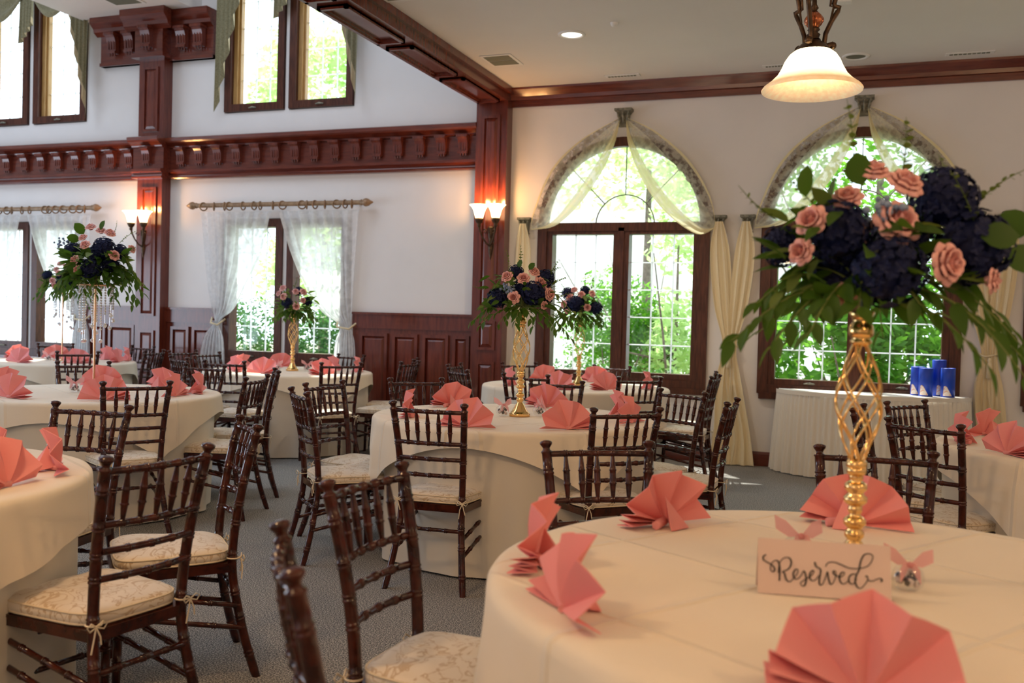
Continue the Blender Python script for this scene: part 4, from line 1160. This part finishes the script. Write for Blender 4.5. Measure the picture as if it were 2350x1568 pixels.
class Foliage:
    def __init__(s, parent, single): s.p = parent; s.single = single; s.b = MB(); s.b2 = MB(); s.n = 0
    def leaf(s, p, d, L, roll=0, pale=False, rnd_=False):
        m = basis(d, roll=roll) * L
        if s.single and s.n < 280:
            s.n += 1
            o = link('leaf', round_me if rnd_ else (leafp_me if pale else leaf_me), s.p)
            o.matrix_local = Matrix.Translation(p) @ m.to_4x4()
        else:
            g = LGR if rnd_ else LG
            (s.b2 if pale else s.b).add([Vector(p) + m @ Vector(v) for v in g[0]], g[1], True)
    def close(s):
        for b, m in ((s.b, MT['leaf']), (s.b2, MT['leaf2'])):
            if b.v:
                o = build('greenery', b, m, s.p); o['kind'] = 'stuff'
def branch(fo, stems, rr, a, reach, rise, drop, nl, size, start=(0, 0, .04), pale=False):
    """drooping leafy branch in direction a (radians, 0 = local +x)"""
    st = Vector(start); pts = []
    for i in range(13):
        t = i / 12
        pts.append(st + Vector((math.cos(a) * reach * t, math.sin(a) * reach * t, rise * math.sin(PI * min(1, t * 1.1)) - drop * t ** 2.2)))
    stems.tube(pts, [.0032 * (1 - .6 * i / 12) for i in range(13)], 5)
    for k in range(nl):
        t = .22 + .78 * (k + rr.random() * .5) / nl; f = t * 12; i = min(11, int(f)); p = pts[i].lerp(pts[i + 1], f - i)
        tg = (pts[i + 1] - pts[i]).normalized(); sd = Vector((-math.sin(a), math.cos(a), 0)) * (1 if k % 2 else -1)
        d = tg * .75 + sd * rr.uniform(.35, .8) + Vector((0, 0, rr.uniform(-.75, .05)))
        fo.leaf(p, d, size * rr.uniform(.75, 1.2) * (1 - .25 * t), rr.uniform(-.6, .6), pale)
def sprig(parent, rr, p0, p1, n, size, m='leaf2'):
    b = MB(); p0 = Vector(p0); p1 = Vector(p1); ax = (p1 - p0).normalized()
    bend = ax.orthogonal() * (p1 - p0).length * .07
    P = lambda t: p0.lerp(p1, t) + bend * math.sin(PI * t)
    b.tube([P(t / 8) for t in range(9)], [.0022 - .0002 * t for t in range(9)], 5)
    for k in range(n):
        t = .12 + .88 * k / n
        for sgn in (-1, 1):
            d = (Matrix.Rotation(rr.uniform(0, PI) + (k % 2) * PI / 2, 3, ax) @ ax.orthogonal().normalized()) * sgn + ax * .6
            mt = basis(d, roll=rr.uniform(-.5, .5)) * (size * (1.1 - .6 * t))
            b.add([P(t) + mt @ Vector(v) for v in LGR[0]], LGR[1], True)
    return build('eucalyptus_sprig', b, MT[m], parent)
def arrangement(loc, rz, label, hyd, rose, seed, branches, sprigs, berries=(), rounds=(), single=True, size=.085, nl=9, filler=40, leafs=1.0, scale=1.0):
    rr = random.Random(seed)
    r = empty('flower_arrangement', loc, rz); r.scale = (scale,) * 3
    tag(r, label, 'bouquet', 'navy and pink bouquets on the tables')
    for (x, y, z, s) in hyd:
        link('hydrangea', HYD, r, (x, y, z), (rr.uniform(0, 6), rr.uniform(0, 6), 0), scale=(s * 1.05, s * 1.05, s * .95))
    for (x, y, z, s) in rose:
        d = Vector((x * 1.3, y - .12, z - .08)).normalized(); q = d.to_track_quat('Z', 'Y')
        link('rose', ROSE, r, (x, y, z), q.to_euler(), scale=s * 1.12)
    fo = Foliage(r, single); stems = MB()
    stems.tube([(0, 0, -.03), (0, 0, .10)], .012, 8)
    for (a, reach, rise, drop, n, pale) in branches:
        branch(fo, stems, rr, math.radians(a), reach, rise, drop, n, size, pale=pale)
    for _ in range(filler):
        a = rr.uniform(0, 2 * PI); q = rr.uniform(.05, .14); z = rr.uniform(.0, .22)
        p = Vector((math.cos(a) * q * 1.45, math.sin(a) * q, z)); fo.leaf(p, Vector((math.cos(a), math.sin(a), rr.uniform(-.6, .9))), size * leafs * rr.uniform(.7, 1.2), rr.uniform(-.8, .8), rr.random() < .25)
    for (x, y, z, s, dx, dz) in rounds: fo.leaf(Vector((x, y, z)), Vector((dx, -.15, dz)), s, 1.2, False, True)
    fo.close(); build('stems', stems, MT['stemg'], r)
    for (p0, p1, n, s) in sprigs: sprig(r, rr, p0, p1, n, s)
    for (x, y, z, q) in berries:
        b = MB()
        for _ in range(26): b.sphere((x + rr.gauss(0, q), y + rr.gauss(0, q * .6), z + rr.gauss(0, q * .8)), rr.uniform(.006, .009), 6, 4)
        build('berry_cluster', b, MT['berry'], r)
    return r
BR1 = [(185, .31, .02, .12, 16, False), (168, .25, .06, .03, 12, False), (205, .27, .02, .13, 13, False), (222, .24, .03, .10, 11, False), (245, .17, .04, .04, 8, False),
       (292, .17, .04, .03, 8, False), (310, .28, .0, .16, 10, False), (335, .34, .02, .16, 12, False), (350, .40, .05, .20, 14, False), (5, .42, .06, .14, 13, False), (15, .38, .10, .06, 11, False),
       (60, .25, .04, .10, 8, False), (110, .24, .04, .10, 8, False), (140, .26, .05, .10, 8, False), (175, .20, .08, .0, 8, True), (322, .36, .03, .22, 12, False)]
VZ = .762 + .59
arrangement((-.005, 2.262, VZ), math.radians(20.3), 'large blurred bouquet of navy hydrangeas and pink roses towering over the Reserved table',
    [(-.081, -.04, .17, .070), (.013, -.09, .082, .080), (.164, .0, .25, .074), (.216, -.03, .145, .084), (-.175, .06, .143, .048), (.10, .06, .16, .08), (-.03, .08, .10, .08), (.27, .04, .17, .055), (.06, .02, .10, .07)],
    [(-.145, -.07, .186, .036), (-.003, -.02, .30, .035), (.053, -.05, .27, .041), (.03, -.07, .185, .052), (.115, -.12, .10, .045), (-.159, -.05, .123, .030), (.232, -.08, .07, .028), (-.065, -.06, .033, .028), (-.058, -.03, .24, .034)],
    21, BR1, [((-.04, 0, .28), (-.05, .02, .47), 8, .026), ((.065, 0, .28), (.075, .0, .43), 8, .028), ((.22, 0, .22), (.36, .0, .33), 9, .02), ((-.20, .02, .20), (-.29, .0, .27), 6, .016), ((.19, .02, .28), (.17, .05, .36), 5, .02), ((.22, -.05, .16), (.13, -.10, .30), 6, .02), ((-.1, .0, .2), (-.17, .03, .29), 7, .018)],
    [(.0, -.085, .215, .017)], [(-.155, -.05, .24, .07, -.1, 1), (-.10, -.04, .23, .06, .05, 1), (-.03, -.04, .27, .075, -.35, 1), (.27, -.02, .17, .09, .8, .6), (.20, -.10, .16, .08, 1, .1), (-.12, .0, .20, .05, -1, .4), (.30, 0, .12, .09, 1, .1)],
    True, .080, filler=62)
BR2 = [(180, .30, .04, .10, 16, False), (172, .24, .07, .08, 12, False), (160, .27, .12, .0, 14, False), (200, .26, .0, .12, 11, False), (225, .20, .0, .12, 8, False), (255, .16, .0, .11, 8, False), (290, .18, .0, .12, 9, False), (318, .26, .0, .14, 11, False),
       (340, .36, .03, .14, 14, False), (355, .36, .04, .10, 13, False), (15, .32, .10, .02, 10, True), (60, .2, .03, .1, 7, False), (120, .2, .03, .1, 7, False), (175, .24, .16, .0, 10, True), (345, .30, .0, .19, 10, False)]
H2 = [(-.145, -.04, .085, .060), (.057, -.08, .117, .070), (.125, .0, .205, .055), (-.04, .0, .235, .045), (0, .06, .12, .08), (.12, .05, .1, .06)]
R2 = [(-.09, -.06, .205, .036), (0, -.07, .195, .037), (.06, -.03, .235, .034), (-.05, -.10, .088, .037), (.145, -.05, .112, .038), (.095, -.04, .17, .042), (.12, -.06, .05, .025)]
S2 = [((-.03, 0, .25), (-.025, 0, .40), 8, .02), ((-.085, 0, .25), (-.105, .02, .37), 7, .018), ((.13, 0, .22), (.20, .0, .31), 7, .017), ((.16, 0, .16), (.25, 0, .21), 8, .019), ((.2, 0, .10), (.33, -.02, .12), 8, .017), ((-.2, 0, .14), (-.29, 0, .15), 6, .014), ((.15, .0, .24), (.22, .02, .27), 6, .015)]
arrangement((-1.857, 5.178, VZ), math.radians(20.3), 'sharp bouquet of navy hydrangeas and pink roses on the centre table', H2, R2, 33, BR2, S2, [(-.08, -.08, .145, .022)], [(.03, -.05, .25, .05, .6, .8), (-.03, -.03, .26, .05, .3, 1)], True, .068, filler=90)
arrangement((-2.335, 8.0, VZ), math.radians(20.3), 'smaller-looking bouquet against the left arched window glass', [(-x * .9, y, z, s) for x, y, z, s in H2], [(-x, y, z, s * .9) for x, y, z, s in R2], 44,
    [(180 - a, rch * .75, ri, dr, n, p) for (a, rch, ri, dr, n, p) in BR2], [((-a[0], a[1], a[2]), (-c[0], c[1], c[2]), n, s) for a, c, n, s in S2[:5]], [], [], False, .075, filler=40)
arrangement((-5.27, 8.06, VZ - .03), math.radians(30), 'small bouquet with pale roses before the lace curtains', [(-.06, -.05, .10, .055), (.13, .03, .12, .05), (.05, .0, .22, .045)],
    [(-.10, -.06, .24, .036), (-.09, -.08, .16, .036), (.02, -.05, .21, .034), (.09, -.05, .21, .038), (.09, -.08, .13, .03), (.03, -.1, .07, .036), (-.14, -.02, .19, .03)], 55,
    [(a, rch * .62, ri, dr * .9, n, a < 200) for (a, rch, ri, dr, n, p) in BR2], [((0, 0, .25), (.02, 0, .36), 7, .02), ((.1, 0, .1), (.27, 0, .09), 7, .012), ((-.1, 0, .25), (-.16, 0, .30), 5, .018)], [], [(.13, 0, .14, .06, 1, .2)], False, .075, filler=70)
H5 = [(0, -.08, .10, .075), (.066, -.05, .24, .072), (-.15, 0, .22, .055), (.15, .02, .22, .055), (.0, .05, .2, .08), (.1, .0, .13, .06)]
R5 = [(-.03, -.02, .37, .035), (.03, 0, .35, .034), (.095, -.03, .335, .037), (-.035, -.10, .25, .034), (.14, -.08, .19, .036), (.225, 0, .24, .03), (-.1, -.09, .15, .035), (-.08, -.10, .09, .03), (-.07, -.04, .30, .03)]
BR5 = [(a, rch * .92, ri + .07, dr * 1.0, n + 3, p) for (a, rch, ri, dr, n, p) in BR2] + [(350, .33, .18, .05, 10, False), (190, .25, .14, .05, 9, True), (270, .12, .1, .08, 8, True)]
def crystal_stand(loc, label, n, seed, z0, top):
    rr = random.Random(seed); r = empty('crystal_stand', loc); tag(r, label, 'stand', 'slim poles with hanging crystals')
    build('base', MB().lathe([(0, 0), (.085, 0), (.085, .006), (.05, .012), (.012, .018), (0, .018)], n=24), MT['rosegold'], r)
    build('pole', MB().tube([(0, 0, .01), (0, 0, top)], .0075, 10), MT['rosegold'], r)
    build('plate', MB().lathe([(0, top - .01), (.12, top - .01), (.12, top), (0, top)], n=24), MT['rosegold'], r)
    for k in range(n):
        a = 2 * PI * k / n + rr.uniform(-.2, .2); q = rr.uniform(.06, .12); L = rr.uniform(.16, .44)
        b = MB(); x, y = q * math.cos(a), q * math.sin(a); z = top - .01
        nb = int((L * .72) / .017)
        for i in range(nb): b.sphere((x, y, z - .012 - i * .017), .0082, 6, 4, 1.05, smooth=False)
        zz = z - .012 - nb * .017
        b.tube([(x, y, zz + .01), (x, y, zz - .05)], .002, 5); b.sphere((x, y, zz - .062), .0135, 8, 6, 1.1, smooth=False)
        build('crystal_strand', b, MT['crystal'], r)
T5z = 1.475
crystal_stand((-4.80, 5.00, .762), 'thin gold pole stand hung with crystal strands on the near left table', 12, 3, .762, T5z - .762)
arrangement((-4.80, 5.00, T5z), math.radians(25), 'tall bouquet above the crystal strands left of the pilaster', H5, R5, 66, BR5,
    [((.1, 0, .33), (.13, 0, .43), 7, .010), ((.15, 0, .28), (.27, 0, .37), 9, .011), ((-.15, 0, .22), (-.27, 0, .24), 8, .012), ((-.1, 0, .3), (-.2, 0, .33), 9, .012), ((.2, -.02, .2), (.26, -.02, .26), 7, .018)],
    [(-.2, 0, .27, .03)], [(-.08, 0, .33, .09, -.6, .8), (-.10, -.02, .29, .08, -1, .2), (-.17, -.02, .18, .07, -.9, .5), (-.06, -.10, .10, .09, -1, -.1), (.03, -.02, .36, .07, .4, 1), (-.02, -.1, .17, .08, -.2, .9)], True, .086, filler=190)
crystal_stand((-7.92, 7.80, .762), 'thin gold pole stand hung with crystals on the farthest left table', 14, 5, .762, T5z - .762)
arrangement((-7.92, 7.80, T5z), math.radians(40), 'blurred bouquet peeking out behind the crystal-hung one', [(x, y, z * .8, s) for x, y, z, s in H5], [(x * .9, y, z * .8, s) for x, y, z, s in R5], 77, BR5,
    [((-.15, 0, .2), (-.27, 0, .2), 8, .014)], [], [], False, .075, filler=50)

# gold lattice vases
def make_vase():
    r = empty('gold_vase'); g = MT['gold']
    build('base', MB().lathe([(0, 0), (.060, 0), (.060, .016), (.056, .018), (.046, .030), (.034, .050), (.022, .072), (.016, .080)], n=36), g, r)
    pr = [(.016, .080)]
    for (z, rr_) in ((.095, .021), (.122, .024), (.150, .015), (.172, .025), (.200, .024), (.222, .015), (.236, .021), (.250, .022)):
        pr += [(rr_ * .72, z - .012), (rr_, z - .005), (rr_, z + .005), (rr_ * .72, z + .011)]
    build('stem', MB().lathe(pr, n=28), g, r)
    z0, z1 = .258, .522
    wb = MB()
    for sgn in (-1, 1):
        for k in range(5):
            pts = []
            for i in range(29):
                t = i / 28; a = 2 * PI * k / 5 + sgn * t * 3.3 + (.3 if sgn > 0 else 0)
                q = .013 + .036 * math.sin(PI * min(1, t * .97 + .015)) ** 1.15 * (1 - .12 * (t - .5))
                pts.append((q * math.cos(a), q * math.sin(a), z0 + (z1 - z0) * t))
            build('lattice_wire', MB().tube(pts, .0028, 6), g, r)
    build('neck', MB().lathe([(.016, .512), (.020, .516), (.023, .520), (.023, .524), (.018, .528), (.024, .534), (.027, .540), (.025, .556), (.018, .566), (.020, .572), (.028, .586), (.026, .588), (.0, .57)], n=28), g, r)
    return r
vase = make_vase()
for i, (x, y, lab) in enumerate(((-.012, 2.255, 'big blurred gold lattice vase behind the Reserved card'), (-1.857, 5.178, 'gold lattice vase in the middle of the centre table'),
                            (-2.335, 8.0, 'gold lattice vase before the left arched window'), (-5.27, 8.06, 'gold lattice vase before the lace curtains'))):
    o = vase if i == 0 else copy_tree(vase)
    o.location = (x, y, .7625); o.rotation_euler = (0, 0, i * .7)
    if i == 3: o.scale = (1, 1, .95)
    tag(o, lab, 'vase', 'gold lattice vases')

# sweet jars with ribbon bows
def make_favour():
    r = empty('favour_jar')
    build('jar', MB().lathe([(0, 0), (.018, 0), (.030, .010), (.034, .026), (.030, .042), (.018, .052), (.014, .056)], n=20), MT['jar'], r)
    b = MB(); rr = random.Random(2)
    for k in range(22):
        a = rr.uniform(0, 6.28); q = rr.uniform(0, .019); z = rr.uniform(.010, .040)
        b.sphere((q * math.cos(a), q * math.sin(a), z), rr.uniform(.007, .0095), 6, 4)
    o = build('sweets', b, MT['candy'], r); o['kind'] = 'stuff'
    b = MB()
    for a, l, up in ((.2, .050, .022), (PI - .3, .052, .030), (PI + .9, .036, -.020), (-1.0, .034, -.022)):
        d = Vector((math.cos(a), math.sin(a) * .4, 0)); n = Vector((0, .3, 1)).normalized()
        p = Vector((0, -.012, .056))
        b.add([p, p + d * l * .55 + n * (.016 + up * .5), p + d * l + n * (up + .012), p + d * l + n * (up - .016), p + d * l * .5 + n * (up * .4 - .014)], [(0, 1, 2, 3, 4)], False)
    b.sphere((0, -.014, .056), .007, 8, 6)
    o = build('ribbon_bow', b, MT['ribbon'], r)
    return r
fav = make_favour()
for i, (x, y, a, lab) in enumerate(((.098, 2.19, .2, 'ribboned sweet jar right of the Reserved card'), (-.135, 2.33, .5, 'ribboned sweet jar hidden behind the Reserved card'), (-1.945, 5.13, .9, 'ribboned sweet jar left of the gold vase on the centre table'),
     (-1.77, 5.27, 2.2, 'ribboned sweet jar behind the gold vase on the centre table'), (-2.43, 7.95, .4, 'ribboned sweet jar left of the vase at the arched window'), (-4.86, 4.90, .6, 'ribboned sweet jar beside the crystal pole'),
     (-5.38, 7.97, .2, 'ribboned sweet jar left of the vase at the lace curtains'), (-5.14, 8.12, .9, 'ribboned sweet jar right of the vase at the lace curtains'), (-7.98, 7.68, .9, 'ribboned sweet jar on the farthest left table'))):
    o = fav if i == 0 else copy_tree(fav)
    o.location = (x, y, .7625); o.rotation_euler = (0, 0, a); tag(o, lab, 'jar', 'ribboned sweet jars')
    if i != 0: o.scale = (1.15,) * 3

# Reserved card
r = empty('place_card', (-.070, 2.075, .7625), math.radians(10)); tag(r, 'folded tent card lettered Reserved in black script', 'card')
Wc, Hc, dp = .262, .108, .030
lean = .028
b = MB()
for s_ in (-1, 1):
    b.add([(-Wc / 2, s_ * lean, 0), (Wc / 2, s_ * lean, 0), (Wc / 2, 0, Hc), (-Wc / 2, 0, Hc)], [(0, 1, 2, 3)])
o = build('card', b, MT['card'], r); sm = o.modifiers.new('thickness', 'SOLIDIFY'); sm.thickness = .0008
STR = [
 [(375, 408), (345, 425), (345, 460), (380, 485), (428, 512), (462, 548), (462, 578), (438, 588), (418, 562), (425, 518), (450, 484), (488, 470), (512, 496), (520, 560), (514, 640), (510, 684)],
 [(500, 600), (518, 508), (556, 458), (610, 442), (646, 470), (644, 522), (610, 568), (556, 590), (572, 612), (578, 650), (596, 686), (630, 696), (660, 668), (690, 640), (714, 606), (716, 574), (692, 572), (668, 604), (666, 644), (688, 672), (722, 664), (752, 632), (778, 590), (792, 606), (802, 650), (800, 700), (780, 744), (752, 742), (740, 714), (772, 690), (830, 660), (866, 636), (890, 606), (884, 586), (856, 604), (842, 644), (852, 684), (886, 694), (922, 668), (940, 640)],
 [(905, 500), (918, 548), (952, 566), (966, 590), (956, 640), (944, 696), (950, 738), (976, 736), (1002, 692), (1022, 640), (1036, 606), (1046, 676), (1062, 736), (1092, 722), (1122, 660), (1126, 606), (1102, 600), (1104, 632), (1140, 652), (1180, 664), (1212, 640), (1218, 616), (1190, 618), (1166, 652), (1166, 702), (1192, 736), (1232, 726), (1268, 690)],
 [(1335, 634), (1292, 642), (1262, 682), (1272, 730), (1310, 738), (1346, 690)],
 [(1020, 552), (1036, 524), (1072, 506), (1132, 510), (1200, 540), (1280, 574), (1380, 580), (1468, 560), (1522, 500), (1532, 448), (1496, 428), (1440, 440), (1400, 510), (1380, 590), (1346, 650), (1330, 712), (1346, 770), (1386, 786), (1426, 752), (1462, 704), (1462, 660), (1440, 668)],
 [(1462, 704), (1512, 716), (1562, 696), (1600, 690), (1616, 708), (1602, 726)],
]
b = MB()
sl = math.atan2(lean, Hc)
for st in STR:
    n = (len(st) - 1) * 5; pts = []
    for i in range(n + 1):
        px, py = cr(st, i / n)
        u = (px - 262 - (1 - (py - 300) / 600) * 30) / 1440.0
        topy = 228 + (px - 290) * .088; boty = 800 + (px - 250) * .100
        v = 1 - (py - topy) / (boty - topy)
        z = v * Hc
        pts.append((-Wc / 2 + u * Wc, -lean * (1 - v) - .0012, z))
    rad = []
    for i in range(len(pts)):
        d = Vector(pts[min(i + 1, n)]) - Vector(pts[max(0, i - 1)])
        dn = -d.z / (d.length + 1e-9)
        rad.append(.0009 + .0008 * max(0, dn))
    b.tube(pts, rad, 6)
build('lettering', b, MT['ink'], r)

# blue candles on the buffet
def make_candle(h, w_=.058):
    r = empty('blue_candle')
    build('wax', MB().lathe([(0, 0), (w_, 0), (w_, h - .004), (w_ - .004, h), (w_ - .010, h - .002), (w_ - .014, h - .012), (0, h - .014)], n=32), MT['blue'], r)
    def patch(u, v):
        a = -PI / 2 + (u - .5) * 1.25 * (1 - v * .55) - v * .25; return ((w_ + .0012) * math.cos(a), (w_ + .0012) * math.sin(a), .012 + .085 * v * (1 - .5 * (u - .35) ** 2))
    build('shell_emblem', MB().grid(patch, 8, 5), MT['label'], r)
    build('wick', MB().tube([(0, 0, h - .014), (.002, 0, h + .004)], .0015, 5), MT['ink'], r)
    return r
for (x, y, h, a, lab) in ((.49, 9.00, .245, -.3, 'blue pillar candle at the front left of the four'), (.665, 9.02, .25, -.1, 'blue pillar candle at the right end of the four'), (.60, 9.13, .315, .25, 'tallest blue pillar candle at the back of the four'), (.43, 9.10, .25, -.5, 'blue pillar candle mostly hidden at the left of the four')):
    c = make_candle(h); c.location = (x, y, .7525); c.rotation_euler = (0, 0, a); tag(c, lab, 'candle', 'blue pillar candles on the buffet')

s_dir = Vector((.28, -.40, -.87)).normalized()
sun.rotation_euler = s_dir.to_track_quat('-Z', 'Y').to_euler()
bpy.context.view_layer.update()
